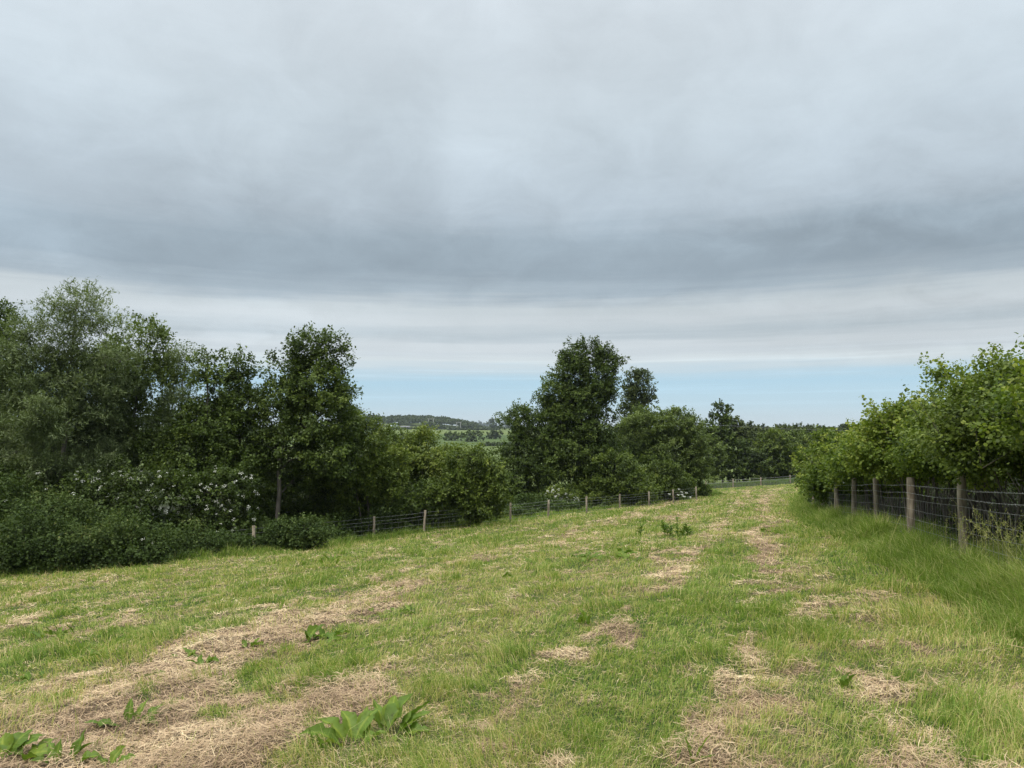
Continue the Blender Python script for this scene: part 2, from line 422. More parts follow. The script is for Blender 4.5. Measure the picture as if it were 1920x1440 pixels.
# long unmown grass along the fences
vmb = MB()
def strip(n_, ya, yb, fx, w0, w1, hm, skew=1.0, vbase=.4, p=1.2):
    u_ = rng.uniform(0, 1, n_); e = 1 - p
    yy = (ya ** e + u_ * (yb ** e - ya ** e)) ** (1 / e)
    off = w0 + (w1 - w0) * rng.uniform(0, 1, n_) ** skew
    xx = fx(yy) + off
    r_ = np.hypot(xx, yy)
    cl = fbm(xx * 2.1, yy * 2.1, 61, 3)
    cl2 = fbm(xx * .8, yy * .8, 66, 2)
    keep = rng.uniform(0, 1, n_) < np.clip(.35 + 1.3 * (cl - .2), 0, 1)
    edge = 1 - sstep(.4, 1, (off - w0) / (w1 - w0) if w1 > 0 and w0 >= 0 else np.abs(off) / max(abs(w0), abs(w1)))
    hh = hm * (.18 + 1.15 * cl) * rng.uniform(.5, 1.25, n_) * (.45 + .55 * edge) * (.7 + .6 * cl2)
    ww = .0040 * np.maximum(1, r_ / 5) ** .85 * rng.uniform(.6, 1.4, n_)
    v_ = vbase + .06 + .5 * (cl2 - .5) + rng.normal(0, .22, n_)
    v_ = np.where(rng.uniform(0, 1, n_) < .10, .92, v_)
    blades(vmb, xx[keep], yy[keep], hh[keep], ww[keep], rng.uniform(.1, 1.0, n_)[keep], np.clip(v_, 0, 1)[keep], 2.6)
strip(150000, 5.5, 92, right_x, -1.0, .7, .56, 1.0, .42, 1.3)
strip(60000, 10, 92, lambda y_: left_x(y_), -.8, .9, .42, 1.0, .4, 1.1)
# far end of the field
n_ = 16000
xx = rng.uniform(22, 42, n_); yy = rng.uniform(92.2, 98, n_)
blades(vmb, xx, yy, rng.uniform(.4, .95, n_), np.full(n_, .06), rng.uniform(.1, .5, n_), rng.uniform(0, .5, n_))
tag(vmb.build('long_grass', M['verge']), 'long unmown green grass along the foot of the fences', 'grass', kind='stuff')

# ------------------------------------------------------------------ trees and shrubs
def px_lobes(L, Y):
    res = []
    for lb in L:
        px_, py_, rx, ry = lb[:4]; dY = lb[4] if len(lb) > 4 else 0
        c = at(px_, py_, Y + dY); k_ = (Y + dY) / F
        res.append((c, np.array([rx * k_, rx * k_ * (lb[5] if len(lb) > 5 else .85), ry * k_])))
    return res

def crown(mb, lobes, leaf=.11, kind='oval', lai=2.6, tw=.7, up=.35, seed=1, gap=.40, per=16, spread=.16, vb=.5, droop=0.0, shell=.26, thin=(0, 1.0), shrink=.94):
    rg = np.random.default_rng(seed)
    la = {'oval': .34, 'narrow': .13, 'round': .62, 'clump': .55}[kind] * leaf * leaf
    Lc = np.array([c for c, _ in lobes]); Lr = np.array([r_ for _, r_ in lobes])
    for k_, (c, r_) in enumerate(lobes):
        pr = 1.6075
        r_ = r_ * shrink
        area = 4 * PI * (((r_[0] * r_[1]) ** pr + (r_[0] * r_[2]) ** pr + (r_[1] * r_[2]) ** pr) / 3) ** (1 / pr)
        f_ = thin[1] if k_ < thin[0] else 1.0
        nt_ = max(12, int(area * lai * f_ / la / per))
        # branch ends spread over the lobe; twigs gather round them in flattish sprays
        nb_ = max(6, int(area / (tw * .95) ** 2))
        bd_ = unit(rg.normal(size=(nb_, 3)))
        br = 1 - np.abs(rg.normal(0, shell, nb_)) * .8 + .25 * (n3(bd_ + k_ * 3.1, 2.3, seed + k_) - .5)
        br = br + np.where(rg.uniform(0, 1, nb_) < .16, rg.uniform(.04, .22, nb_), 0)
        Bp = c + bd_ * r_ * np.clip(br, .2, 1.35)[:, None]
        bi = rg.integers(0, nb_, nt_)
        P = Bp[bi] + rg.normal(0, 1, (nt_, 3)) * tw * np.array([.42, .42, .20]) * rg.uniform(.5, 1.2, (nb_, 1))[bi]
        fill = rg.uniform(0, 1, nt_) < .22
        d0 = unit(rg.normal(size=(nt_, 3)))
        P = np.where(fill[:, None], c + d0 * r_ * (rg.uniform(.3, .85, nt_))[:, None], P)
        d = unit((P - c) / r_)
        bl = rg.normal(0, .15, nb_)[bi]
        keep = np.ones(nt_, bool)
        for m_ in range(len(lobes)):
            if m_ == k_: continue
            qd_ = (((P - Lc[m_]) / Lr[m_]) ** 2).sum(1)
            keep &= ~((qd_ < .40) & (rg.uniform(0, 1, nt_) < .75))
        cl = n3(P, .8 / max(tw, .25), seed + 3)
        keep &= (cl > (gap - .05) * rg.uniform(.75, 1.1, nt_))
        P = P[keep]; d = d[keep]; bl = bl[keep]
        if not len(P): continue
        nrm = unit(d / r_)
        td = unit(nrm * .75 + np.array([0, 0, up]) + rg.normal(0, .42, P.shape))
        tl = tw * rg.uniform(.35, .95, len(P))
        lv = bl + rg.normal(0, .05, len(P)) + .55 * (n3(P, .55, seed + 21) - .5)
        n_ = len(P) * per
        f = rg.uniform(0, 1, n_)
        ti = np.repeat(np.arange(len(P)), per)
        Q = P[ti] + td[ti] * (tl[ti] * (f - .35))[:, None] + rg.normal(0, spread * .5, (n_, 3)) * (1.1 - .6 * f)[:, None]
        Q[:, 2] -= droop * f * f * tl[ti]
        D_ = unit(td[ti] * .6 + rg.normal(0, .7, (n_, 3)) + np.array([0, 0, -.15 - droop]))
        N_ = unit(np.array([0, 0, 1.0]) + nrm[ti] * .55 + rg.normal(0, .55, (n_, 3)))
        v_ = vb + lv[ti] + .16 * (f - .5) + rg.normal(0, .13, n_)
        leaves(mb, Q, D_, N_, leaf * rg.uniform(.6, 1.3, n_), np.clip(v_, 0, 1), kind)

def limb(mb, a, b, r0, r1, seed, wob=.06, n_=8, k=6):
    rg = np.random.default_rng(seed)
    a = np.asarray(a, float); b = np.asarray(b, float); Ln = np.linalg.norm(b - a)
    t_ = np.linspace(0, 1, n_)[:, None]
    w = rg.normal(0, wob * Ln, (n_, 3)); w[0] = 0; w[-1] = 0
    w[1:-1] = (w[:-2] + 2 * w[1:-1] + w[2:]) / 4
    sag = np.array([0, 0, 1.0]) * (np.sin(t_ * PI) * .06 * Ln)
    pts = a + (b - a) * t_ + w + sag
    mb.tube(pts, r0 + (r1 - r0) * t_[:, 0] ** .8, k)
    return pts

def tree(name, cat, label, lobes_px, Y, stem, mat, bark='bark', group=None, rad=.14, stems=1, subs=5, **kw):
    """stem: list of (px, py) from ground to top; crown lobes in picture measures at distance Y"""
    lobes = px_lobes(lobes_px, Y)
    seed = kw.get('seed', 1)
    rg = np.random.default_rng(seed + 900)
    b0 = at(stem[0][0], stem[0][1], Y); b0[2] = float(G(b0[0], b0[1])) - .05
    root = empty(name, b0, label, cat, group)
    tb = MB()
    pts = [b0] + [at(a_[0], a_[1], Y) for a_ in stem[1:]]
    for s_ in range(stems):
        off = np.array([0, 0, 0.]) if s_ == 0 else np.array([rg.normal(0, .35), rg.normal(0, .35), 0])
        path = []
        for i_ in range(len(pts) - 1):
            seg = np.linspace(0, 1, 6)[:-1, None]
            path.append(pts[i_] + (pts[i_ + 1] - pts[i_]) * seg)
        path = np.concatenate(path + [pts[-1][None]])
        tt = np.linspace(0, 1, len(path))[:, None]
        path = path + rg.normal(0, .03, path.shape) * (tt > 0) + off * (1 + 1.8 * tt)
        rr_ = rad * (1 if s_ == 0 else .6) * (1 - .85 * tt[:, 0]); rr_[0] *= 1.35
        tb.tube(path, rr_, 8)
        for j_, (c, r_) in enumerate(lobes):
            if s_ and rg.uniform() < .5: continue
            dz = path[:, 2] - (c[2] - r_[2] * .7)
            st_ = int(np.argmin(np.abs(dz))); st_ = min(max(st_, 2), len(path) - 2)
            a_ = path[st_]
            lr = rr_[st_] * .55
            e_ = c + rg.normal(0, .25, 3) * r_
            ln_ = limb(tb, a_, e_, lr, lr * .35, int(rg.integers(1e6)))
            for q_ in range(subs):
                s0 = ln_[int(rg.integers(2, len(ln_)))]
                e2 = c + unit(rg.normal(size=3)) * r_ * rg.uniform(.55, .95)
                limb(tb, s0, e2, lr * .35, .006 * Y / 28, int(rg.integers(1e6)), n_=6, k=4)
    tb.build('trunk', M[bark], root, b0, True)
    cb = MB(); crown(cb, lobes, **kw)
    cb.build('crown', M[mat], root, b0)
    return root, lobes, b0

def blossoms(root, lobes, b0, n_, size, seed, front=True, zmin=-.6):
    """flat white flower heads held on the outside of the crown"""
    rg = np.random.default_rng(seed); mb = MB()
    c_i = rg.integers(0, len(lobes), n_)
    for i_ in c_i:
        c, r_ = lobes[i_]
        while True:
            d = unit(rg.normal(size=3))
            if d[2] > zmin and (not front or d[1] < -.1): break
        P = c + d * r_ * rg.uniform(.98, 1.16)
        N0 = unit(d * .8 + np.array([0, -.2, .75]))
        k_ = 16
        sz = size * rg.uniform(.45, 1.15)
        a_ = rg.uniform(0, 2 * PI, k_); q_ = np.sqrt(rg.uniform(0, 1, k_)) * sz
        T1 = unit(np.cross(N0, [0.3, .2, 1])); T2 = np.cross(N0, T1)
        Q = P + T1 * (np.cos(a_) * q_)[:, None] + T2 * (np.sin(a_) * q_)[:, None] + N0 * rg.normal(0, size * .12, k_)[:, None]
        leaves(mb, Q, unit(rg.normal(size=(k_, 3))), unit(N0 + rg.normal(0, .35, (k_, 3))), np.full(k_, sz * .5) * rg.uniform(.5, 1.2, k_), rg.uniform(.3, 1, k_), 'round')
    return mb.build('blossom', M['white'], root, b0)

al = dict(leaf=.12, kind='oval', lai=2.5, tw=.66, up=.2, gap=.38, thin=(2, .75))
GL = 'trees along the left side of the meadow'
tree('alder_tree', 'tree', 'dark green tree cut by the left edge of the photo, beyond the tall pale willow', [(-14, 610, 48, 50), (-30, 690, 75, 80), (0, 790, 90, 110), (-60, 880, 90, 100)], 33, [(-20, 1000), (-20, 700), (-5, 580)], 'alder', group=GL, seed=11, **al)
tree('willow_tree', 'tree', 'tallest pale grey-green willow with thin feathery top, near the left edge', [(140, 566, 44, 46), (165, 592, 42, 42), (105, 625, 72, 60), (195, 655, 58, 62), (70, 710, 88, 85), (160, 735, 95, 80, 1), (55, 815, 95, 85, 1), (165, 830, 85, 75, 2.0), (40, 900, 75, 60, 1.5), (85, 790, 45, 45, -1.5), (170, 880, 55, 45, .5), (80, 880, 30, 38, -1.0)], 28,
     [(110, 985), (114, 900), (124, 800), (130, 700), (145, 560)], 'willow', 'bark_pale', GL, rad=.12, subs=9, leaf=.145, kind='narrow', lai=2.0, tw=.75, up=.75, gap=.34, seed=12, spread=.13, thin=(4, .42))
tree('willow_tree', 'tree', 'olive-green rounded willow just right of the tallest pale willow', [(262, 632, 50, 42), (296, 655, 30, 36), (225, 690, 60, 60), (280, 715, 62, 66), (250, 790, 85, 80, 1), (300, 830, 60, 60)], 31,
     [(246, 990), (248, 880), (252, 780), (262, 650)], 'sallow', 'bark_pale', GL, rad=.13, subs=7, leaf=.115, kind='oval', lai=2.1, tw=.6, up=.5, gap=.36, seed=13, thin=(2, .6))
tree('willow_tree', 'tree', 'thin see-through sapling top rising between the olive willow and the small alders', [(343, 690, 22, 42), (338, 750, 36, 45), (335, 820, 50, 50)], 30.5, [(340, 980), (340, 800), (344, 660)], 'willow', 'bark_pale', GL, rad=.07, leaf=.12, kind='narrow', lai=1.0, tw=.7, up=.9, gap=.38, seed=14)
tree('alder_tree', 'tree', 'small pointed alder, left of the twin-topped pair beside the big alder', [(387, 688, 24, 36), (385, 740, 44, 46), (392, 800, 60, 60), (380, 865, 75, 55), (350, 900, 60, 45), (320, 850, 50, 50)], 30, [(390, 985), (390, 800), (387, 660)], 'alder', group=GL, rad=.1, seed=15, **al)
tree('alder_tree', 'tree', 'dark narrow alder touching the left side of the big round-topped alder', [(447, 688, 26, 34), (438, 730, 38, 40), (462, 765, 44, 50), (445, 830, 65, 60), (450, 890, 70, 50), (420, 800, 50, 50)], 31, [(450, 985), (450, 800), (447, 660)], 'alder', group=GL, rad=.1, seed=16, **al)
tree('alder_tree', 'tree', 'big round-topped alder with a bare pale trunk near the left-hand fence', [(580, 650, 40, 34), (618, 662, 30, 36), (535, 690, 40, 36), (590, 715, 66, 45), (625, 745, 34, 34), (540, 755, 52, 46), (600, 790, 68, 50), (535, 835, 62, 50), (615, 850, 62, 50), (575, 890, 60, 32, 1.5)], 31,
     [(523, 990), (523, 900), (530, 830), (560, 760), (588, 640)], 'alder', 'bark_pale', GL, rad=.115, subs=7, seed=17, **al)
tree('hazel_bush', 'bush', 'dark dense bush filling the shade behind the bare alder trunk', [(470, 910, 80, 60), (560, 930, 80, 55), (640, 930, 65, 50)], 34.5, [(560, 990), (560, 900)], 'alder', group=GL, rad=.08, stems=3, seed=18, leaf=.12, lai=2.2, tw=.6, gap=.36)
tree('hazel_bush', 'bush', 'mid-green hazel leaning against the right side of the big alder', [(655, 800, 36, 36), (690, 835, 48, 50), (665, 880, 55, 50), (715, 880, 48, 50), (680, 925, 60, 40, 1)], 33, [(690, 985), (690, 880)], 'hazel', group=GL, rad=.07, stems=3, seed=19, leaf=.115, lai=2.5, tw=.65, gap=.38, up=.3)
tree('hazel_bush', 'bush', 'light yellow-green bush right of the hazel, in front of the far fields', [(750, 850, 40, 36), (790, 840, 42, 34), (765, 890, 50, 46), (820, 880, 45, 50)], 36, [(780, 975), (780, 880)], 'hazel', group=GL, rad=.06, stems=3, seed=20, leaf=.125, lai=2.4, tw=.7, gap=.38, up=.5, vb=.62)
tree('hazel_bush', 'bush', 'dark low bush under the yellow-green one, behind the fence', [(760, 930, 60, 32), (830, 935, 50, 34)], 34, [(790, 985), (790, 940)], 'alder', group=GL, rad=.05, stems=3, seed=21, leaf=.12, lai=2.2, tw=.6, gap=.38)
tree('hazel_bush', 'bush', 'rounded glossy bush coming down to the fence left of the gap before the central trees', [(868, 868, 38, 34), (900, 885, 36, 36), (865, 920, 50, 44), (905, 940, 38, 36), (932, 915, 22, 36), (925, 880, 18, 22)], 34, [(880, 985), (880, 910)], 'hazel', group=GL, rad=.06, stems=3, seed=22, leaf=.12, lai=2.8, tw=.6, gap=.36, vb=.42)
GE = 'elder bushes in white flower'
for nm, lb, L_, Y_, nb, sd in (
        ('a', 'flowering elder at the left edge beneath the tallest willow', [(0, 920, 60, 60), (55, 940, 40, 60), (90, 965, 40, 30)], 26.5, 16, 31),
        ('b', 'flowering elder with scattered white heads between the two willow trunks', [(165, 930, 45, 50), (215, 905, 38, 36), (250, 940, 42, 55), (295, 925, 36, 50)], 26.5, 60, 32),
        ('c', 'flowering elder thick with white heads left of the bare alder trunk', [(355, 940, 42, 55), (405, 915, 42, 40), (450, 925, 40, 55), (420, 975, 60, 42)], 27.5, 90, 33)):
    o, lo, b0 = tree('elder_bush', 'bush', lb, L_, Y_, [(L_[0][0] + 20, 1010), (L_[0][0] + 25, 930)], 'alder', group=GE, rad=.05, stems=3, seed=sd, leaf=.11, lai=2.0, tw=.6, gap=.40, vb=.22)
    blossoms(o, lo, b0, nb, .075, sd)
GB = 'bramble thickets at the meadow edge'
for lb, L_, Y_, sd, nb in (
        ('low bramble thicket spilling onto the grass at the left edge', [(-10, 1035, 60, 40), (50, 1020, 45, 56), (105, 1030, 45, 38), (20, 975, 60, 60, 2), (85, 965, 35, 45, 2)], 22.6, 41, 5),
        ('bramble thicket with a few white flowers beneath the flowering elders', [(150, 1025, 60, 36), (205, 1020, 40, 48), (262, 1030, 50, 28), (120, 985, 45, 45, 1.5), (215, 985, 45, 30, 2)], 23.3, 42, 12),
        ('low bramble tangle just left of the first left-hand fence post', [(320, 1025, 52, 26), (385, 1018, 50, 28, 1)], 24.2, 43, 3)):
    o, lo, b0 = tree('bramble_bush', 'bush', lb, L_, Y_, [(L_[0][0], 1060), (L_[0][0], 1020)], 'bramble', 'twig', GB, rad=.02, stems=4, seed=sd, leaf=.085, lai=2.8, tw=.75, gap=.38, up=.4, shell=.36, shrink=1.0)
    blossoms(o, lo, b0, nb, .055, sd)
tree('bramble_bush', 'bush', 'rounded dark bush in front of the bare alder trunk, covering the fence', [(540, 1004, 38, 28), (580, 1000, 38, 27), (520, 1018, 22, 18)], 25.8, [(560, 1035), (560, 1005)], 'bramble', 'twig', GB, rad=.02, stems=4, seed=44, leaf=.085, lai=3.2, tw=.4, gap=.34, up=.35)

GC = 'trees in the middle clump'
cl = dict(vb=.43, leaf=.15, kind='oval', lai=3.0, tw=.85, up=.2, gap=.38, thin=(3, .75))
tree('alder_tree', 'tree', 'tallest dark alder in the middle clump, with a ragged square-shouldered top', [(1078, 668, 26, 28), (1108, 672, 34, 30), (1138, 676, 22, 24), (1062, 704, 30, 32), (1118, 712, 40, 36), (1040, 742, 32, 26), (1100, 742, 48, 38), (1050, 765, 38, 32), (1092, 795, 62, 44), (1040, 800, 50, 40), (1070, 855, 75, 50), (1120, 870, 60, 50)], 52,
     [(1085, 965), (1085, 850), (1095, 720), (1100, 660)], 'alder', group=GC, rad=.22, subs=6, seed=51, **cl)
tree('alder_tree', 'tree', 'lower dark shoulder tree on the left of the middle clump', [(972, 785, 26, 28), (995, 810, 34, 34), (975, 850, 34, 42), (1005, 870, 48, 50), (985, 915, 46, 32), (955, 905, 26, 34, -2), (960, 880, 24, 34)], 50.5, [(990, 965), (990, 800)], 'alder', group=GC, rad=.14, seed=52, **cl)
tree('alder_tree', 'tree', 'round-crowned tree standing further off behind the right of the tallest dark alder', [(1192, 716, 26, 24), (1208, 734, 26, 32), (1182, 758, 22, 30), (1195, 785, 34, 34), (1180, 830, 40, 40)], 72, [(1188, 950), (1188, 740)], 'distant', group=GC, rad=.2, seed=53, leaf=.19, lai=2.0, tw=.9, gap=.40)
tree('sallow_tree', 'tree', 'broad dome-shaped olive-brown willow on the right of the middle clump', [(1215, 800, 46, 34), (1265, 800, 46, 36), (1300, 825, 30, 40), (1185, 830, 45, 46), (1245, 845, 60, 46), (1300, 868, 34, 34)], 58, [(1250, 955), (1250, 850)], 'sallow', group=GC, rad=.12, stems=3, seed=54, leaf=.14, lai=2.8, tw=.6, gap=.34, up=.6, vb=.46)
tree('hazel_bush', 'bush', 'dark green hazel under the left half of the olive dome, behind the fence', [(1150, 885, 48, 40), (1180, 915, 50, 30), (1110, 925, 50, 26)], 50, [(1150, 955), (1150, 910)], 'hazel', group=GC, rad=.06, stems=3, seed=55, leaf=.15, lai=2.5, tw=.7, gap=.38, vb=.36)
tree('hazel_bush', 'bush', 'dark green hazel under the right half of the olive dome', [(1230, 890, 44, 36), (1260, 912, 46, 28)], 54.5, [(1240, 950), (1240, 910)], 'hazel', group=GC, rad=.06, stems=3, seed=56, leaf=.155, lai=2.5, tw=.7, gap=.38, vb=.34)
tree('hazel_bush', 'bush', 'small round bush ending the middle clump beside the open grass', [(1298, 905, 26, 30), (1310, 925, 20, 17)], 58.5, [(1300, 948), (1300, 920)], 'sallow', group=GC, rad=.04, stems=3, seed=57, leaf=.14, lai=3, tw=.5, gap=.34, vb=.42)
o, lo, b0 = tree('elder_bush', 'bush', 'small elder covered in white blossom behind the fence in front of the middle clump', [(1040, 930, 26, 18), (1062, 938, 22, 14), (1032, 945, 22, 12)], 47.5, [(1045, 972), (1045, 940)], 'hazel', group=GE, rad=.03, stems=3, seed=58, leaf=.12, lai=2, tw=.4, gap=.38)
blossoms(o, lo, b0, 110, .10, 58)

# trees beyond the far end of the meadow
GF = 'trees beyond the far end of the meadow'
fl = dict(leaf=.24, kind='clump', lai=2.6, tw=1.1, up=.3, gap=.38)
farl = [
    ('tall ragged-topped tree rising above the far end of the meadow', [(1355, 775, 15, 18), (1348, 798, 24, 22), (1352, 830, 30, 30)], 99, 'alder', .45),
    ('low tree with a flat shelving crown right of the ragged-topped one', [(1382, 792, 18, 12), (1388, 812, 22, 18), (1380, 845, 30, 34)], 101, 'distant', .6),
    ('thin pale-stemmed tree at the left of the far end, next to the middle clump', [(1328, 815, 20, 24), (1335, 850, 24, 34), (1345, 880, 22, 22)], 95, 'sallow', .5),
    ('dark wide tree above the two far fence posts', [(1395, 855, 30, 30), (1375, 875, 28, 28), (1412, 880, 28, 22)], 97.5, 'alder', .4),
    ('light green tree in the middle of the far end of the meadow', [(1450, 835, 30, 28), (1440, 865, 36, 34), (1465, 880, 28, 22)], 98, 'hazel', .4),
    ('brownish sallow at the right of the far end, before the right-hand hedge', [(1500, 835, 34, 26), (1510, 865, 36, 34), (1485, 882, 24, 20)], 99, 'sallow', .4),
    ('green tree just above the far end of the right-hand hedge', [(1545, 838, 32, 28), (1545, 870, 34, 30)], 102, 'distant', .5),
    ('low treetop behind the shelving crown at the far end', [(1420, 818, 30, 16), (1440, 830, 30, 18)], 135, 'distant', .5),
    ('treetop on the skyline in the middle of the far end', [(1478, 814, 34, 16), (1470, 830, 34, 18)], 140, 'distant', .55),
    ('treetop on the skyline left of the right-hand hedge', [(1535, 818, 34, 18), (1570, 822, 30, 20)], 145, 'distant', .45),
    ('treetop on the skyline above the right-hand hedge', [(1610, 818, 34, 18), (1650, 822, 30, 20)], 145, 'distant', .4)]
for i_, (lb, L_, Y_, mt, vb_) in enumerate(farl):
    tree('far_tree', 'tree', lb, L_, Y_, [(L_[0][0], 905), (L_[0][0], L_[0][1])], mt, group=GF, rad=.12, subs=3, seed=70 + i_, vb=vb_, **fl)
for i_, (px_, lb, w_, h_) in enumerate([(1412, 'small dark far tree right of the shelving crown on the skyline', 12, 8), (1433, 'round far tree, second on the skyline right of the shelving crown', 9, 7), (1476, 'flat far tree in the middle of the skyline before the right-hand hedge', 16, 7), (1508, 'wide far tree on the skyline, third from the right-hand hedge', 14, 6), (1528, 'low far tree on the skyline, second from the right-hand hedge', 12, 5), (1580, 'dark far tree on the skyline just above the top of the hedge end', 16, 8), (1602, 'tallest far tree on the skyline beside the right-hand hedge', 16, 9)]):
    tree('skyline_tree', 'tree', lb, [(px_ - w_ * .4, 804, w_ * .8, h_), (px_ + w_ * .5, 806, w_ * .8, h_ * .9), (px_, 816, w_ * 1.2, 9)], 330, [(px_, 828), (px_, 805)], 'distant', group='small trees on the far right skyline', rad=.3, subs=2, seed=90 + i_, leaf=.8, kind='clump', lai=1.7, tw=2.0, gap=.34, vb=.3)

# ------------------------------------------------------------------ right-hand hedge of hazels behind the fence
GH = 'hazels of the right-hand hedge'
hedge = []   # (Y, extra X behind fence, height, half width)
yy_ = 6.6; kk = 0
while yy_ < 41:
    hedge.append((yy_, .95 + .25 * math.sin(kk * 2.3), (2.15 if yy_ < 9 else 2.5 if yy_ < 11 else 2.68) + .12 * float(sstep(10.4, 11.2, yy_)) - .40 * float(sstep(10.5, 16, yy_)) + .27 * math.sin(kk * 2.6 + 1) - .006 * yy_, .92 + .006 * yy_))
    yy_ += 1.45 + .022 * yy_; kk += 1
front_n = len(hedge)
words = ['nearest', 'second', 'third', 'fourth', 'fifth', 'sixth', 'seventh', 'eighth', 'ninth', 'tenth', 'eleventh', 'twelfth', 'thirteenth', 'fourteenth', 'fifteenth', 'sixteenth', 'seventeenth', 'eighteenth', 'nineteenth', 'twentieth']
def hedge_shrub(Y_, dx, H, hw, seed, label, lod):
    X_ = float(right_x(np.array(Y_))) + dx; z0 = float(G(X_, Y_))
    rg = np.random.default_rng(seed)
    b0 = np.array([X_, Y_, z0 - .03]); root = empty('hazel_bush', b0, label, 'bush', GH)
    lobes = []
    top = z0 + H
    bot = z0 + 1.35 - .75 * float(sstep(18, 25, Y_))
    for q_ in range(6):
        f = q_ / 5
        w = hw * (1.0 - .45 * f)
        lobes.append((np.array([X_ + rg.normal(0, .22) - .25 * (1 - f), Y_ + rg.normal(0, .3), bot + .35 + (top - bot - .55) * f]),
                      np.array([w * rg.uniform(.75, 1.05), w * rg.uniform(.8, 1.1), (.48 - .1 * f)])))
    # upright shoots out of the top
    for q_ in range(4):
        lobes.append((np.array([X_ + rg.normal(-.1, .5), Y_ + rg.normal(0, .5), top - .05 + rg.uniform(-.25, .18)]), np.array([.17, .17, rg.uniform(.25, .42)])))
    tb = MB(); ends = []
    for q_ in range(6):
        s0 = b0 + np.array([rg.normal(0, .16), rg.normal(0, .16), 0])
        e0 = lobes[int(rg.integers(1, 6))][0] + rg.normal(0, .25, 3)
        p_ = limb(tb, s0, e0, rg.uniform(.018, .04), .008, int(rg.integers(1e6)), wob=.03, k=5)
        ends.append(p_[-1])
        for w_ in range(3):
            limb(tb, p_[int(rg.integers(3, 7))], lobes[int(rg.integers(0, 10))][0] + rg.normal(0, .2, 3), .010, .004, int(rg.integers(1e6)), n_=5, k=4)
    cb = MB()
    for q_ in range(int(16 if lod > 2 else 8)):      # upright leafy shoots standing out of the top and front
        o_ = np.array([X_ + rg.normal(-.15, .5), Y_ + rg.normal(0, .55), top - rg.uniform(.15, .75)])
        dv = unit(np.array([rg.normal(-.25, .3), rg.normal(0, .3), 1.0])); ln = rg.uniform(.45, .95)
        e_ = min(ends, key=lambda q: float(np.linalg.norm(q - o_))); tb.tube([e_, o_, o_ + dv * ln * .5, o_ + dv * ln], [.007, .006, .004, .002], 4)
        k_ = int(26 * ln / .6); f_ = rg.uniform(.1, 1, k_)
        Q = o_ + dv * (ln * f_)[:, None] + rg.normal(0, .045, (k_, 3)) * (1.1 - .6 * f_)[:, None]
        leaves(cb, Q, rg.normal(0, 1, (k_, 3)) + dv * .4, unit(np.array([0, 0, .8]) + rg.normal(0, .6, (k_, 3))), rg.uniform(.035, .07, k_) * (1 if Y_ < 16 else 1.3), np.clip(.6 + .3 * f_ + rg.normal(0, .12, k_), 0, 1), 'round')
    lf = (.046 if Y_ < 14 else .055 if Y_ < 22 else .075)
    crown(cb, lobes, leaf=lf, kind='round', lai=lod, tw=.46, up=.5, seed=seed, gap=.43, per=14, spread=.08, vb=.50 + (.07 if seed % 3 else -.10), shell=.34, shrink=.93)
    tb.build('stem', M['twig'], root, b0, True)
    cb.build('crown', M['hedge' if (lod > 2 and seed % 5 != 2) or seed % 3 == 0 else 'hazel'], root, b0)
    return root, lobes, b0
for i_, (Y_, dx, H, hw) in enumerate(hedge):
    if i_ == 0: lb = 'nearest hazel of the front row of the right hedge, cut by the right edge'
    else: lb = f'{words[i_]} hazel from the right edge, front row of the right hedge'
    if i_ == front_n - 1: lb = 'last and lowest front hazel where the right hedge meets the far grass'
    o, lo, b0 = hedge_shrub(Y_, dx, H, hw, 200 + i_, lb, 2.7)
    if 15 < Y_ < 24: blossoms(o, lo[:3], b0, 5, .05, 200 + i_)
for i_ in range(9):
    Y_ = 7.4 + i_ * (2.1 + .12 * i_)
    hedge_shrub(Y_, 3.0 + .3 * math.sin(i_ * 3.1), (2.3 if i_ < 1 else 2.85 - .3 * (Y_ > 12)) + .25 * math.cos(i_ * 2), 1.15, 300 + i_, f'{words[i_]} hazel from the right edge, back row of the right hedge', 1.6)

# stems, dead stalks and brush in the shade under the hedge
ub = MB(); rg = np.random.default_rng(77)
n_ = 1500
yy_ = 6 + 34 * rg.uniform(0, 1, n_) ** 1.4; xx_ = right_x(yy_) + rg.uniform(.35, 4.6, n_)
for a_, b_ in zip(xx_, yy_):
    z_ = float(G(a_, b_)); H_ = rg.uniform(.4, 1.7)
    p0 = np.array([a_, b_, z_]); p1 = p0 + np.array([rg.normal(0, .3), rg.normal(0, .3), H_])
    limb(ub, p0, p1, rg.uniform(.004, .011), .003, int(rg.integers(1e6)), wob=.05, n_=4, k=3)
tag(ub.build('dead_stalk', M['twig']), 'bare brown stalks and twigs in the shade under the right hedge', 'stalks', kind='stuff')
lb_ = MB()
n_ = 60000
yy_ = 5.5 + 36 * rg.uniform(0, 1, n_) ** 1.3; xx_ = right_x(yy_) + rg.uniform(.5, 7.5, n_)
cl_ = fbm(xx_ * 1.2, yy_ * 1.2, 88, 3); k = rg.uniform(0, 1, n_) < sstep(.35, .6, cl_) * .6 + .5 * sstep(3, 5.5, xx_ - right_x(yy_)) ; xx_, yy_, cl_ = xx_[k], yy_[k], cl_[k]
deep = sstep(2.5, 5, xx_ - right_x(yy_))
P = np.stack([xx_, yy_, G(xx_, yy_) + rg.uniform(0, 1, len(xx_)) * (.15 + .5 * cl_ + 1.5 * deep)], -1)
leaves(lb_, P, rg.normal(size=P.shape), unit(np.array([0, 0, 1]) + rg.normal(0, .6, P.shape)), rg.uniform(.05, .11, len(P)), rg.uniform(.1, .7, len(P)), 'oval')
tag(lb_.build('undergrowth', M['bramble']), 'low leafy brambles on the dark ground under the right hedge', 'undergrowth', kind='stuff')
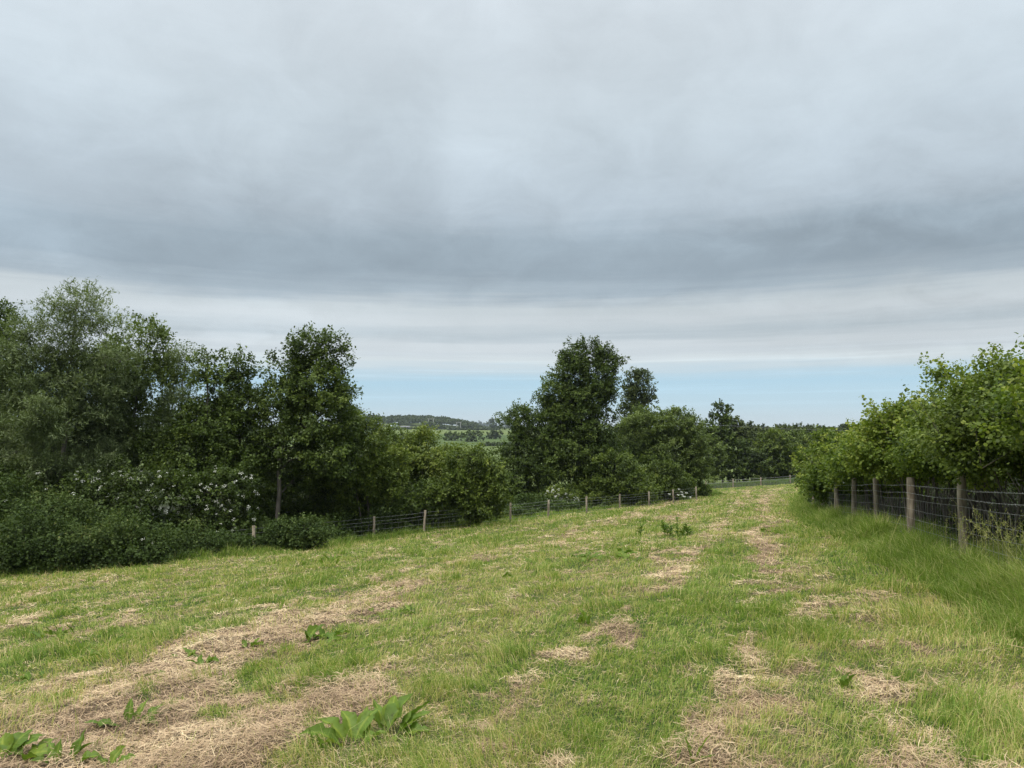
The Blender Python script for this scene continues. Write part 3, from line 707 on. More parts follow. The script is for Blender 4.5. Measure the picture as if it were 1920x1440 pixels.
# weeds and nettles along the outer side of the left fence and on the valley side
wb = MB()
n_ = 330000
t_ = rg.uniform(0, 1, n_)
yy_ = 19 + 42 * t_
off = rg.uniform(0, 1, n_) ** 1.3 * 15
xx_ = left_x(yy_) - .25 - off
cl_ = fbm(xx_ * .9, yy_ * .9, 98, 3)
P = np.stack([xx_, yy_, G(xx_, yy_) + rg.uniform(0, 1, n_) ** .8 * (.15 + 1.0 * sstep(.35, .7, cl_)) * (.55 + .6 * sstep(0, 3, off) + .5 * sstep(5, 12, off))], -1)
leaves(wb, P, rg.normal(size=P.shape), unit(np.array([0, 0, 1]) + rg.normal(0, .6, P.shape)), rg.uniform(.06, .15, n_) * (yy_ / 32) ** .5 * (1 + off / 12), np.clip(.25 + .7 * fbm(xx_ * .5, yy_ * .5, 99, 2) + rg.normal(0, .15, n_), 0, 1) * .9, 'oval')
tag(wb.build('undergrowth', M['bramble']), 'weeds and nettles growing thickly along the outer side of the left fence', 'undergrowth', kind='stuff')

# ------------------------------------------------------------------ fences
def post(mb, p, H, r, seed):
    rg = np.random.default_rng(seed)
    tilt = rg.normal(0, .018, 2)
    zs = np.array([-.3, 0, H * .5, H - .012, H])
    pts = np.stack([p[0] + tilt[0] * zs, p[1] + tilt[1] * zs, p[2] + zs], -1)
    mb.tube(pts, np.array([r, r * 1.02, r, r * .98, r * .86]), 12, cap=True)
    return pts[-1]

def fence(name, label, pts, H, r, wr, net_h, barbs, vstep, seed, catenary=.01, face=1):
    base = np.array([[x_, y_, float(G(x_, y_))] for x_, y_ in pts])
    b0 = base[0]; root = empty(name, b0, label, 'fence')
    rg = np.random.default_rng(seed)
    for i_, p_ in enumerate(base):
        mb = MB(); post(mb, p_, H * (1 + rg.normal(0, .02)), r * (1 + rg.normal(0, .06)), seed + i_)
        mb.build('post', M['post'], root, b0, True)
    d = base[-1] - base[0]; nn = np.array([d[1], -d[0], 0]); nn = nn / np.linalg.norm(nn) * (r + .004) * face
    L0 = base + nn
    def line(mb, h, thick, jit=.0):
        for i_ in range(len(L0) - 1):
            t_ = np.linspace(0, 1, 5)[:, None]
            pp = L0[i_] + (L0[i_ + 1] - L0[i_]) * t_; pp[:, 2] += h - np.sin(t_[:, 0] * PI) * catenary * 2
            pp[1:-1] += rg.normal(0, jit, (3, 3))
            mb.tube(pp, thick, 4)
    for hb in barbs:
        mb = MB(); line(mb, hb, wr * 1.25, .006)
        for i_ in range(len(L0) - 1):
            seg = L0[i_ + 1] - L0[i_]; ln = np.linalg.norm(seg)
            if np.hypot(*L0[i_][:2]) > 20: break
            for q_ in range(int(ln / .11)):
                f = (q_ + .5) * .11 / ln
                c = L0[i_] + seg * f; c = c + np.array([0, 0, hb - math.sin(f * PI) * catenary * 2])
                dd = unit(rg.normal(size=3)) * .018
                mb.tube([c - dd, c + dd], .0018, 3)
        mb.build('barbed_wire', M['wire'], root, b0)
    mb = MB()
    hs = [0.06, .16, .28, .42, .58, .74, net_h] if net_h > .6 else [.06, .2, .38, net_h]
    for h_ in hs: line(mb, h_, wr, .004)
    for i_ in range(len(L0) - 1):
        seg = L0[i_ + 1] - L0[i_]; ln = np.linalg.norm(seg)
        for q_ in range(int(ln / vstep)):
            f = (q_ + .5) * vstep / ln
            c = L0[i_] + seg * f; c[2] -= math.sin(f * PI) * catenary * 2
            a_ = c + np.array([0, 0, hs[0]]); b_ = c + np.array([0, 0, hs[-1]])
            mid = (a_ + b_) / 2 + rg.normal(0, .006, 3)
            mb.tube([a_, mid, b_], wr * .8, 3)
    mb.build('wire_netting', M['wire'], root, b0)
    return root

fy = [4.4, 7.45, 10.5, 13.5, 16.5, 19.5, 22.5, 25.5, 28.5, 31.5, 34.5, 37.5]
fence('wire_fence', 'post and wire netting fence with barbed top strands in front of the right-hand hedge', [(float(right_x(np.array(v_))), v_) for v_ in fy], 1.34, .066, .0021, .92, [1.03, 1.17], .15, 500, face=-1)
lp = []
for px_, by in ((375, 1043), (476, 1039), (590, 1020), (701, 1009), (795, 998), (883, 988.5), (957, 979), (1028, 971), (1100, 964), (1162, 956), (1217, 950), (1263, 944), (1306, 938)):
    g_ = gpx(px_, by); lp.append((g_[0], g_[1]))
fence('wire_fence', 'low post and wire netting fence running below the trees on the left', lp, .98, .055, .0030, .6, [.74, .9], .3, 530, face=1)
fp = [(24.9, 91.8), (28.4, 91.8), (32.0, 91.9), (35.8, 91.9), (39.5, 92.0), (43, 92.0)]
fence('wire_fence', 'short far fence with two pale posts crossing the far end of the meadow', fp, 1.15, .075, .010, .7, [1.0], .8, 560)

# ------------------------------------------------------------------ broad-leaved weeds
def dock_leaf(L, W, curl, rise, az, base, rg, twist=.3):
    nl, nw = 13, 9
    t_ = np.linspace(0, 1, nl); s_ = np.linspace(-1, 1, nw)
    stalk = .16
    tt = np.clip((t_ - stalk) / (1 - stalk), 0, 1)
    width = W * (np.sin(PI * tt ** .62) * .95) + .004
    width[-1] = .003
    ang = rise - curl * t_ ** 1.3
    dx = np.cumsum(np.cos(ang)) * L / nl; dz = np.cumsum(np.sin(ang)) * L / nl
    dx -= dx[0]; dz -= dz[0]
    ph = rg.uniform(0, 6)
    V = np.zeros((nl, nw, 3))
    for i_ in range(nl):
        for j_ in range(nw):
            side = s_[j_] * width[i_] / 2 * (1 + .10 * math.sin(t_[i_] * 23 + ph * 1.7 + (s_[j_] > 0) * 2)) + W * .18 * math.sin(t_[i_] * 2.6 + ph) * t_[i_]
            fold = abs(s_[j_]) * width[i_] * (.10 + .22 * (ph > 3))
            wav = width[i_] * abs(s_[j_]) * (.13 * math.sin(t_[i_] * 17 + ph + s_[j_] * 1.2) + .09 * math.sin(t_[i_] * 31 + 2 * ph))
            nx_, nz_ = -math.sin(ang[i_]), math.cos(ang[i_])
            V[i_, j_] = (dx[i_] + nx_ * (fold + wav), side, dz[i_] + nz_ * (fold + wav))
    tw = twist * t_
    y_, z_ = V[..., 1].copy(), V[..., 2].copy()
    V[..., 1] = y_ * np.cos(tw)[:, None]; V[..., 2] = z_ + y_ * np.sin(tw)[:, None]
    c_, s2 = math.cos(az), math.sin(az)
    X = V[..., 0] * c_ - V[..., 1] * s2; Yv = V[..., 0] * s2 + V[..., 1] * c_
    P = np.stack([X, Yv, V[..., 2]], -1) + base
    i_, j_ = np.meshgrid(np.arange(nl - 1), np.arange(nw - 1), indexing='ij')
    q_ = np.stack([i_ * nw + j_, (i_ + 1) * nw + j_, (i_ + 1) * nw + j_ + 1, i_ * nw + j_ + 1], -1).reshape(-1, 4)
    vv_ = np.broadcast_to((np.where(np.abs(s_) < .01, .35, 0) + .06 * s_)[None], (nl, nw)).ravel()
    return P.reshape(-1, 3), q_, vv_

def dock(px_, py_, label, spec, seed, split=False, name='dock_plant', cat='plant', group='broad-leaved weeds in the meadow'):
    rg = np.random.default_rng(seed)
    g_ = gpx(px_, py_); root = empty(name, g_, label, cat, group)
    mb = MB()
    for (az, L, W, rise, curl, ox, oy) in spec:
        if split: mb = MB()
        v0 = rg.uniform(.35, .75)
        P, q_, vv_ = dock_leaf(L * .88, W * .88, curl, rise, math.radians(az), g_ + np.array([ox, oy, .0]), rg, rg.normal(0, .8))
        P[:, 2] = np.maximum(P[:, 2], G(P[:, 0], P[:, 1]) + .004)
        mb.idx(P, q_, np.clip(v0 + vv_ * 1.0, 0, 1))
        if split: mb.build('leaf', M['dock'], root, g_, True)
    if not split: mb.build('foliage', M['dock'], root, g_, True)
    return root

def rosette(n_, L, W, seed, rise=.7, curl=1.0, spread=.04):
    rg = np.random.default_rng(seed)
    return [(rg.uniform(0, 360), L * rg.uniform(.6, 1.15), W * rg.uniform(.7, 1.2), rise * rg.uniform(.4, 1.3), curl * rg.uniform(.5, 1.3), rg.normal(0, spread), rg.normal(0, spread)) for _ in range(n_)]

dock(668, 1402, 'largest dock in the foreground, broad upright leaves left half of the big green clump', [
    (158, .38, .13, .95, .9, -.06, 0), (128, .34, .14, 1.15, 1.0, -.03, .03), (62, .40, .13, 1.1, 1.0, -.02, 0), (200, .26, .10, .8, .9, -.06, -.03),
    (95, .30, .12, 1.25, .5, .03, .05), (20, .27, .11, .8, .9, .03, -.02), (178, .40, .10, .8, 1.0, -.08, -.03), (330, .16, .09, .7, 1.0, .02, -.04), (190, .20, .04, 1.45, .3, -.26, -.06), (170, .17, .035, 1.4, .3, -.20, -.10), (100, .16, .05, 1.3, .3, -.16, -.08)], 601, True)
dock(735, 1382, 'broad crinkled dock on the right of the biggest green clump in the foreground', [
    (48, .44, .17, 1.0, .7, -.05, 0), (15, .36, .13, .8, .6, .02, 0), (85, .36, .14, 1.2, .9, -.04, .03), (0, .28, .11, .55, .6, .05, -.02), (160, .28, .12, .95, .9, -.04, .02), (28, .40, .11, .85, .4, .03, .02), (300, .16, .08, .8, 1, .0, -.03), (120, .34, .13, 1.1, .8, -.06, .02)], 602, True)
dock(235, 1362, 'low dock with one long flat leaf pointing left, on the brown cuttings', [
    (188, .36, .12, .30, .30, -.02, 0), (100, .26, .08, 1.25, .5, .02, 0), (75, .26, .08, 1.15, .6, .06, .02), (30, .26, .10, .8, 1.0, .08, 0), (350, .24, .08, .7, 1.0, .1, -.01), (120, .2, .06, 1.2, .6, 0, .02), (60, .24, .09, 1.0, .8, .12, .03)], 603, True)
dock(18, 1428, 'large dock cut by the bottom left corner of the photo', [
    (40, .30, .17, .9, .8, 0, 0), (80, .30, .17, 1.05, .9, -.03, 0), (120, .28, .15, 1.0, .8, -.05, 0), (10, .30, .12, .6, .7, .06, 0), (340, .24, .09, .7, .9, .1, -.02), (60, .26, .12, .7, .7, .1, .02)], 604, True)
dock(120, 1432, 'upright weed with pointed leaves at the bottom edge beside the corner dock', [
    (80, .26, .12, 1.3, .5, .05, .03), (150, .2, .08, 1.0, .6, -.05, 0), (40, .22, .08, 1.05, .9, .04, 0), (95, .2, .07, 1.4, .3, -.03, -.03), (200, .17, .06, .8, .8, -.07, -.03), (10, .2, .09, .8, 1.1, .1, -.04)], 605, True)
dock(205, 1440, 'small weed with two rounded leaves at the bottom edge, left of the middle', [(60, .18, .08, 1.1, .8, 0, 0), (15, .19, .07, .8, .9, .02, 0), (150, .15, .08, 1.0, 1.0, -.02, 0)], 606, True)
sm = [(592, 1200, 'bright green broad dock in the green strip left of the middle', 12, .30, .10, .75, 1.0, .10),
      (385, 1246, 'small dark dock near the centre of the brown cuttings', 9, .17, .055, .7, 1.0, .05),
      (352, 1232, 'pale little dock just left of the small dark dock in the cuttings', 8, .15, .04, .8, 1.1, .06),
      (472, 1212, 'green weed on the cuttings between the small dark dock and the bright broad dock', 9, .17, .05, .8, 1.0, .06),
      (50, 1278, 'flat spreading weed at the left edge of the brown cuttings', 9, .18, .05, .6, .9, .07),
      (118, 1306, 'single dark curled weed alone on the brown cuttings', 6, .12, .06, 1.0, 1.6, .02),
      (280, 1268, 'faint small weed under the little pale dock on the cuttings', 7, .12, .04, .7, 1.1, .06),
      (172, 1238, 'green weed at the upper edge of the brown cuttings, far left', 8, .2, .05, .9, 1.0, .06),
      (120, 1196, 'clump of narrow upright leaves above the brown cuttings at the left', 14, .27, .045, 1.2, .9, .14),
      (150, 1146, 'single upright leaf standing in the short grass at the left', 2, .22, .07, 1.4, .2, .01),
      (725, 1148, 'small dark weed above the bright broad dock', 7, .2, .06, .7, 1.1, .1),
      (780, 1150, 'thin flat weed right of the small dark weed', 5, .24, .04, .4, .8, .08),
      (962, 1084, 'single bluish-green broad leaf in the middle distance of the meadow', 2, .3, .12, .8, .9, .01),
      (1100, 1052, 'left part of the wide patch of weeds in the middle of the meadow', 14, .38, .08, .8, 1.0, .35),
      (1165, 1048, 'right part of the wide patch of weeds in the middle of the meadow', 14, .38, .08, .8, 1.0, .35),
      (1012, 1058, 'weed left of the wide patch in the middle of the meadow', 8, .34, .07, .8, 1.0, .2),
      (618, 1060, 'single weed in the grass below the rounded dark bush', 8, .45, .06, 1.1, .8, .1),
      (1445, 1000, 'low green weed beside the pale row near the right side', 9, .3, .09, .8, .9, .15),
      (1092, 1172, 'narrow upright leaves in the grass at the centre', 7, .2, .05, 1.35, .4, .05),
      (1585, 1290, 'single upright leaf among the cuttings at the lower right', 3, .16, .05, 1.3, .4, .02),
      (700, 1150, 'tiny flat leaf left of the small dark weed', 3, .14, .06, .5, .9, .03),
      (1290, 1432, 'long narrow leaves at the bottom edge right of the middle', 5, .2, .022, 1.2, .3, .03)]
for i_, (a_, b_, lb, n_, L, W, ri, cu, sp_) in enumerate(sm):
    dock(a_, b_, lb, rosette(n_, L * 1.15, W * 1.3, 700 + i_, ri, cu, sp_), 650 + i_, n_ <= 9)

# thistle: upright, leafy stems
rg = np.random.default_rng(640)
g_ = gpx(1248, 1006); root = empty('thistle', g_, 'tall leafy green thistle standing alone in the upper middle of the meadow', 'plant')
mb = MB(); sb = MB()
for q_ in range(9):
    o_ = np.array([rg.normal(0, .42), rg.normal(0, .25), 0]); H_ = rg.uniform(.22, .5) * (1.1 if o_[0] > 0 else .8)
    top = g_ + o_ + np.array([rg.normal(0, .06), 0, H_]); sb.tube([g_ + o_, top], .01, 4)
    for t_ in np.linspace(.15, 1, 13):
        c = g_ + o_ + (top - g_ - o_) * t_
        P, qq, vv_ = dock_leaf(.24 * (1.1 - .6 * t_), .075, .9, .8, rg.uniform(0, 6.28), c, rg)
        mb.idx(P, qq, np.clip(.5 + rg.normal(0, .15) + vv_, 0, 1))
mb.build('foliage', M['dock'], root, g_); sb.build('stem', M['dock'], root, g_)

def umbel_plant(px_, py_, label, H, heads, size, spread, seed):
    rg = np.random.default_rng(seed); g_ = gpx(px_, py_)
    root = empty('cow_parsley', g_, label, 'plant', 'white-flowered plants at the fences')
    sb = MB(); fb = MB()
    for q_ in range(heads):
        top = g_ + np.array([rg.normal(0, spread), rg.normal(0, spread * .6), H * rg.uniform(.5, 1.05)])
        if heads <= 5: sb = MB()
        sb.tube([g_ + np.array([rg.normal(0, .05), 0, 0]), (g_ + top) / 2 + rg.normal(0, .02, 3), top], .006, 4)
        if heads <= 5: sb.build('stem', M['verge'], root, g_)
        k_ = 14; a_ = rg.uniform(0, 6.28, k_); w_ = np.sqrt(rg.uniform(0, 1, k_)) * size
        Q = top + np.stack([np.cos(a_) * w_, np.sin(a_) * w_, rg.normal(0, size * .1, k_)], -1)
        leaves(fb, Q, rg.normal(size=(k_, 3)), unit(np.array([0, -.3, 1]) + rg.normal(0, .3, (k_, 3))), np.full(k_, size * .6), rg.uniform(.4, 1, k_), 'round')
    if heads > 5: sb.build('stem', M['verge'], root, g_)
    fb.build('blossom', M['white'], root, g_)
umbel_plant(1278, 950, 'white cow parsley at the fence below the dome-shaped willow', 1.0, 9, .07, .35, 660)
umbel_plant(1636, 975, 'low white flowers at the foot of the third fence post on the right', .35, 3, .04, .2, 661)
umbel_plant(1766, 1000, 'small white flower head in the long grass left of the nearest fence post', .34, 2, .035, .12, 662)
umbel_plant(1375, 908, 'white flowers before the far fence beside its left post', .7, 5, .10, .6, 663)

# tall seed-head stems in the verge
rg = np.random.default_rng(670)
for px_, py_, H_, ln, lb in ((1662, 1052, .75, .35, 'single pale grass stem leaning right in the verge near the middle of the right fence'),
                             (1330, 1355, .25, .05, 'single pale seed stem in the foreground grass right of centre')):
    g_ = gpx(px_, py_); sb = MB()
    tt = np.linspace(0, 1, 8)[:, None]
    sb.tube(g_ + np.array([ln, 0, 0]) * tt ** 1.4 * H_ + np.array([0, 0, H_]) * tt, .004, 4, .95)
    tip = g_ + np.array([ln * H_, 0, H_])
    P = tip + np.array([-ln * .3, 0, -.12])[None] * rg.uniform(0, 1, (30, 1)); leaves(sb, P, np.tile([ln, 0, 1.0], (30, 1)) + rg.normal(0, .3, (30, 3)), rg.normal(size=(30, 3)), np.full(30, .02), np.full(30, .9), 'narrow')
    tag(sb.build('grass_stem', M['verge'], None, g_), lb, 'grass stem')
# nodding grasses behind the nearest post
sb = MB()
for q_ in range(70):
    yq = rg.uniform(7.3, 10.6); xq = float(right_x(np.array(yq))) + rg.uniform(-.35, .45)
    g0 = np.array([xq, yq, float(G(xq, yq))]); H_ = rg.uniform(.6, 1.0); d_ = rg.normal(0, .22, 2)
    tt = np.linspace(0, 1, 7)[:, None]
    pp = g0 + np.array([d_[0], d_[1], 0]) * tt ** 2 + np.array([0, 0, H_]) * tt
    sb.tube(pp, .0022, 3, .93)
    tip = pp[-1]; k_ = 26
    P = tip + (pp[-3] - tip) * rg.uniform(0, .9, (k_, 1)) + rg.normal(0, .014, (k_, 3))
    leaves(sb, P, rg.normal(0, .5, (k_, 3)) + np.array([d_[0], d_[1], .6]), rg.normal(size=(k_, 3)), np.full(k_, .028), rg.uniform(.85, 1, k_), 'narrow')
tag(sb.build('seeding_grass', M['verge']), 'pale nodding seed heads of tall grass along the nearest part of the right fence', 'grass', kind='stuff')

# ------------------------------------------------------------------ far country in the gap
wb = MB(); rg = np.random.default_rng(800)
lobes = []
for q_ in range(420):
    px_ = rg.uniform(640, 893); Yq = rg.uniform(985, 1160)
    X_ = (px_ - 960) / F * Yq
    endf = sstep(893, 840, px_)
    z0 = float(G(X_, Yq)); H_ = rg.uniform(9, 13) * (.6 + .4 * endf)
    lobes.append((np.array([X_, Yq, z0 + H_ * .6]), np.array([rg.uniform(4, 6.5), rg.uniform(4, 6), H_ * .45])))
P = []; 
for c, r_ in lobes:
    n_ = 170
    d = unit(rg.normal(size=(n_, 3))); d[:, 2] = np.abs(d[:, 2]) * 1.0 - .25
    Q = c + d * r_ * rg.uniform(.75, 1.05, (n_, 1)); P.append(Q)
    leaves(wb, Q, rg.normal(size=(n_, 3)), unit(d + np.array([0, 0, .6]) + rg.normal(0, .4, (n_, 3))), rg.uniform(1.3, 2.6, n_), np.clip(rg.normal(.2 + .25 * rg.uniform(), .12, n_), 0, 1), 'clump')
tag(wb.build('distant_wood', M['distant']), 'dark wood covering the low hill on the horizon left of the middle clump', 'wood', kind='stuff')

def far_bush(px_, by, rx, h, name, cat, label, group, seed, mat='distant', vb=.3, leaf=None):
    g_ = gpx(px_, by); Y_ = g_[1]
    tree(name, cat, label, [(px_ - rx * .35, by - h * .5, rx * .65, h * .55), (px_ + rx * .35, by - h * .5, rx * .65, h * .55), (px_, by - h * .62, rx * .7, h * .42)], Y_,
         [(px_, by), (px_, by - h * .5)], mat, group=group, rad=.002 * Y_ * .3, subs=2, seed=seed, leaf=leaf or Y_ * .0022, kind='clump', lai=1.9, tw=Y_ * .004, gap=.30, vb=vb)
GV = 'bushes and trees scattered in the far fields'
far_bush(758, 830, 14, 16, 'far_bush', 'bush', 'dark green rounded bush standing in the valley just right of the big alder', GV, 901)
far_bush(886, 828, 22, 20, 'far_bush', 'bush', 'large brownish domed bush in the far field, left of its darker neighbour', GV, 902, 'sallow', .25)
far_bush(926, 823, 17, 15, 'far_bush', 'bush', 'dark domed bush in the far field beside the middle clump', GV, 903)
far_bush(851, 826, 20, 14, 'far_bush', 'bush', 'greyish scrub bush left of the large brownish dome', GV, 904, 'sallow', .3)
far_bush(805, 806, 24, 12, 'far_bush', 'bush', 'bare brown scrub in front of the dark wood', GV, 905, 'sallow', .15)
far_bush(831, 805, 10, 7, 'far_bush', 'bush', 'small dark bush at the foot of the dark wood', GV, 906)
far_bush(928, 805, 13, 18, 'far_tree', 'tree', 'dark broad tree on the horizon left of the middle clump', GV, 907)
far_bush(921, 800, 6, 11, 'far_tree', 'tree', 'slim tree on the horizon joined to the broad dark one', GV, 908)
far_bush(950, 800, 9, 13, 'far_tree', 'tree', 'thin airy tree on the horizon touching the middle clump', GV, 909)
far_bush(895, 801, 6, 8, 'far_tree', 'tree', 'small flat-topped tree just right of the end of the dark wood', GV, 910)
far_bush(908, 801, 8, 5, 'far_bush', 'bush', 'low bush in the gap between the dark wood and the broad tree', GV, 911)
far_bush(965, 806, 14, 14, 'far_tree', 'tree', 'dark tree on the horizon half hidden by the middle clump', GV, 912)
far_bush(692, 806, 26, 26, 'far_tree', 'tree', 'dark tree at the left end of the far wood beside the big alder', GV, 913)

def far_hedge(px0, py0, px1, py1, hpx, label, seed):
    rg = np.random.default_rng(seed); hb = MB()
    A_ = gpx(px0, py0); B_ = gpx(px1, py1)
    n_ = 1500; t_ = rg.uniform(0, 1, n_)
    P = A_ + (B_ - A_) * t_[:, None]; H_ = hpx * P[:, 1] / F
    P[:, 1] += rg.normal(0, .8, n_); P[:, 2] = G(P[:, 0], P[:, 1]) + rg.uniform(0, 1, n_) * H_ * (.6 + .7 * vnoise(t_ * 23, t_ * 0, seed))
    leaves(hb, P, rg.normal(size=P.shape), unit(np.array([0, -.4, .7]) + rg.normal(0, .5, P.shape)), rg.uniform(.7, 1.3, n_) * A_[1] * .0025, rg.uniform(.05, .55, n_), 'clump')
    o = hb.build('field_hedge', M['distant'], None, A_); tag(o, label, 'hedge', 'hedges between the far fields')
far_hedge(900, 836, 985, 836, 5, 'nearest far hedge, below the dark domed bush', 921)
far_hedge(840, 806.5, 935, 806.5, 2.4, 'thin dark hedge across the light field before the wood', 922)
far_hedge(730, 806, 850, 803.8, 2.5, 'hedge along the foot of the dark wood beside the farm sheds', 923)
far_hedge(860, 803.0, 960, 803.0, 2.4, 'farthest hedge along the horizon right of the dark wood', 924)

def shed(px_, by, wpx, hpx, dpt, roof, wall, label, seed, name='barn'):
    g_ = gpx(px_, by); k_ = g_[1] / F; w = wpx * k_; h = hpx * k_
    root = empty(name, g_, label, 'building', 'farm buildings below the dark wood')
    eave = h * .58
    mb = MB()
    x0, x1, y0, y1 = g_[0] - w / 2, g_[0] + w / 2, g_[1], g_[1] + dpt
    z0 = g_[2] - 1; z1 = g_[2] + eave
    ym = (y0 + y1) / 2
    v_ = [(x0, y0, z0), (x1, y0, z0), (x1, y1, z0), (x0, y1, z0), (x0, y0, z1), (x1, y0, z1), (x1, y1, z1), (x0, y1, z1)]
    mb.idx(v_, [[0, 1, 5, 4], [1, 2, 6, 5], [2, 3, 7, 6], [3, 0, 4, 7]])
    mb.idx([(x0, y0, z1), (x0, y1, z1), (x0, ym, g_[2] + h - .05), (x1, y0, z1), (x1, y1, z1), (x1, ym, g_[2] + h - .05)], [[0, 1, 2], [3, 4, 5]])
    mb.build('wall', M[wall], root, g_)
    rb = MB(); e = .4; zt = g_[2] + h
    for s_ in (-1, 1):
        ye = ym + s_ * (dpt / 2 + e)
        a_ = [(x0 - e, ye, z1 - .1), (x1 + e, ye, z1 - .1), (x1 + e, ym, zt), (x0 - e, ym, zt)]
        b_ = [(p_[0], p_[1], p_[2] + .15) for p_ in a_]
        rb.idx(a_ + b_, [[0, 1, 2, 3], [4, 5, 6, 7], [0, 1, 5, 4], [0, 3, 7, 4], [1, 2, 6, 5]])
    rb.build('roof', M[roof], root, g_)
    nd = max(1, int(w / 9))
    for q_ in range(nd):
        cx = x0 + w * (q_ + .5) / nd; db = MB()
        db.idx([(cx - 1.5, y0 - .04, g_[2]), (cx + 1.5, y0 - .04, g_[2]), (cx + 1.5, y0 - .04, g_[2] + eave * .75), (cx - 1.5, y0 - .04, g_[2] + eave * .75)], [[0, 1, 2, 3]])
        db.build('door', M['dark_glass'], root, g_)
    return root
shed(738, 803.4, 12, 6.6, 14, 'metal_roof', 'metal_roof', 'pale blue-white farm shed below the left end of the dark wood', 931)
shed(756, 803.2, 22, 4.4, 10, 'slate', 'stone_wall', 'long low grey-roofed farm building right of the pale shed', 932)

# power poles in the far fields and the wire crossing above the far trees
def hpole(px_, by, hpx, gap, label):
    g_ = gpx(px_, by); k_ = g_[1] / F; H_ = hpx * k_; w = gap * k_
    root = empty('power_pole', g_, label, 'power pole', 'twin-leg power poles in the far fields')
    for s_ in (-1, 1):
        mb = MB(); mb.tube([g_ + np.array([s_ * w / 2, 0, -.5]), g_ + np.array([s_ * w / 2, 0, H_])], [.32, .26], 8, cap=True); mb.build('leg', M['pole'], root, g_)
    mb = MB(); mb.tube([g_ + np.array([-w * .8, 0, H_ - .3]), g_ + np.array([w * .8, 0, H_ - .3])], .22, 4); mb.build('crossarm', M['pole'], root, g_)
hpole(860, 804.5, 13, 7, 'pale twin-leg power pole before the right part of the dark wood')
hpole(808, 805, 20, 9, 'twin-leg power pole rising from the brown scrub')
hpole(884, 803.5, 8, 6, 'small twin-leg power pole at the right end of the dark wood')
mb = MB()
A_ = at(1345, 797, 92); B_ = at(1640, 809, 88); tt = np.linspace(0, 1, 24)[:, None]
mb.tube(A_ + (B_ - A_) * tt - np.array([0, 0, 1.0]) * np.sin(tt * PI) * .12, .009, 4)
tag(mb.build('overhead_cable', M['wire'], None, A_), 'thin pale overhead cable crossing in front of the trees at the far end', 'cable')

# ------------------------------------------------------------------ sky, sun, camera
W = bpy.data.worlds.new('World'); sc.world = W; W.use_nodes = True
t = W.node_tree; n = t.nodes; l = t.links; n.clear()
SUN_EL = math.radians(52); SUN_AZ = math.radians(215)       # clockwise from +Y: behind and to the left
out = n.new('ShaderNodeOutputWorld'); bg = n.new('ShaderNodeBackground'); bg.inputs['Strength'].default_value = 1
l.new(bg.outputs[0], out.inputs[0])
sky = n.new('ShaderNodeTexSky'); sky.sky_type = 'NISHITA'; sky.sun_disc = False; sky.sun_elevation = SUN_EL; sky.sun_rotation = SUN_AZ
tc = n.new('ShaderNodeTexCoord'); sep = n.new('ShaderNodeSeparateXYZ'); l.new(tc.outputs['Generated'], sep.inputs[0])
def math_(op, a_, b_=None, c_=None, clamp=False):
    x_ = n.new('ShaderNodeMath'); x_.operation = op; x_.use_clamp = clamp
    for i_, q_ in enumerate((a_, b_, c_)):
        if q_ is None: continue
        if isinstance(q_, (int, float)): x_.inputs[i_].default_value = q_
        else: l.new(q_, x_.inputs[i_])
    return x_.outputs[0]
def noise(scale, loc, stretch, detail=5, rough=.5, dist=0.0):
    mp_ = n.new('ShaderNodeMapping'); mp_.inputs['Location'].default_value = loc; mp_.inputs['Scale'].default_value = stretch
    l.new(tc.outputs['Generated'], mp_.inputs[0])
    nn_ = n.new('ShaderNodeTexNoise'); nn_.inputs['Scale'].default_value = scale; nn_.inputs['Detail'].default_value = detail; nn_.inputs['Roughness'].default_value = rough; nn_.inputs['Distortion'].default_value = dist
    l.new(mp_.outputs[0], nn_.inputs['Vector']); return nn_.outputs[0]
Z = sep.outputs['Z']; X_ = sep.outputs['X']; Y_ = sep.outputs['Y']
nA = noise(1.6, (3.1, 1.2, .4), (1, 1, 3), 3, .45)
nB = noise(6.0, (7.7, 2.2, 1.4), (1, 1, 1.8), 6, .55, .3)
nC = noise(9.0, (1.7, 5.2, 3.4), (.5, .5, 12), 5, .55)
e1 = math_('MULTIPLY', math_('SUBTRACT', nA, .5), .05)
e2 = math_('MULTIPLY', math_('SUBTRACT', nB, .5), .05)
e3 = math_('MULTIPLY', math_('SUBTRACT', nC, .5), .034)
hi = math_('MULTIPLY', math_('SUBTRACT', Z, .10), 8, clamp=True)           # large waves only aloft
low = math_('MULTIPLY', math_('SUBTRACT', Z, .015), 14, clamp=True)
zz = math_('ADD', Z, math_('MULTIPLY', e1, hi))
zz = math_('ADD', zz, math_('MULTIPLY', e2, hi))
zz = math_('ADD', zz, math_('MULTIPLY', e3, low))
def s2l(c): return tuple(((v_ / 255 + .055) / 1.055) ** 2.4 if v_ > 10 else v_ / 255 / 12.92 for v_ in c)
cr = ramp(n, [(0, s2l((190, 203, 209))), (.028, s2l((171, 196, 210))), (.062, s2l((158, 190, 209))), (.080, s2l((176, 192, 201))), (.092, s2l((190, 199, 203))),
              (.102, s2l((180, 189, 195))), (.112, s2l((186, 194, 199))), (.128, s2l((166, 177, 184))), (.150, s2l((182, 190, 195))), (.164, s2l((177, 186, 191))), (.184, s2l((152, 165, 175))),
              (.206, s2l((139, 153, 164))), (.245, s2l((143, 157, 168))), (.285, s2l((158, 170, 180))), (.40, s2l((173, 184, 192))), (.52, s2l((186, 195, 202))), (.8, s2l((193, 200, 206)))])
l.new(zz, cr.inputs[0])
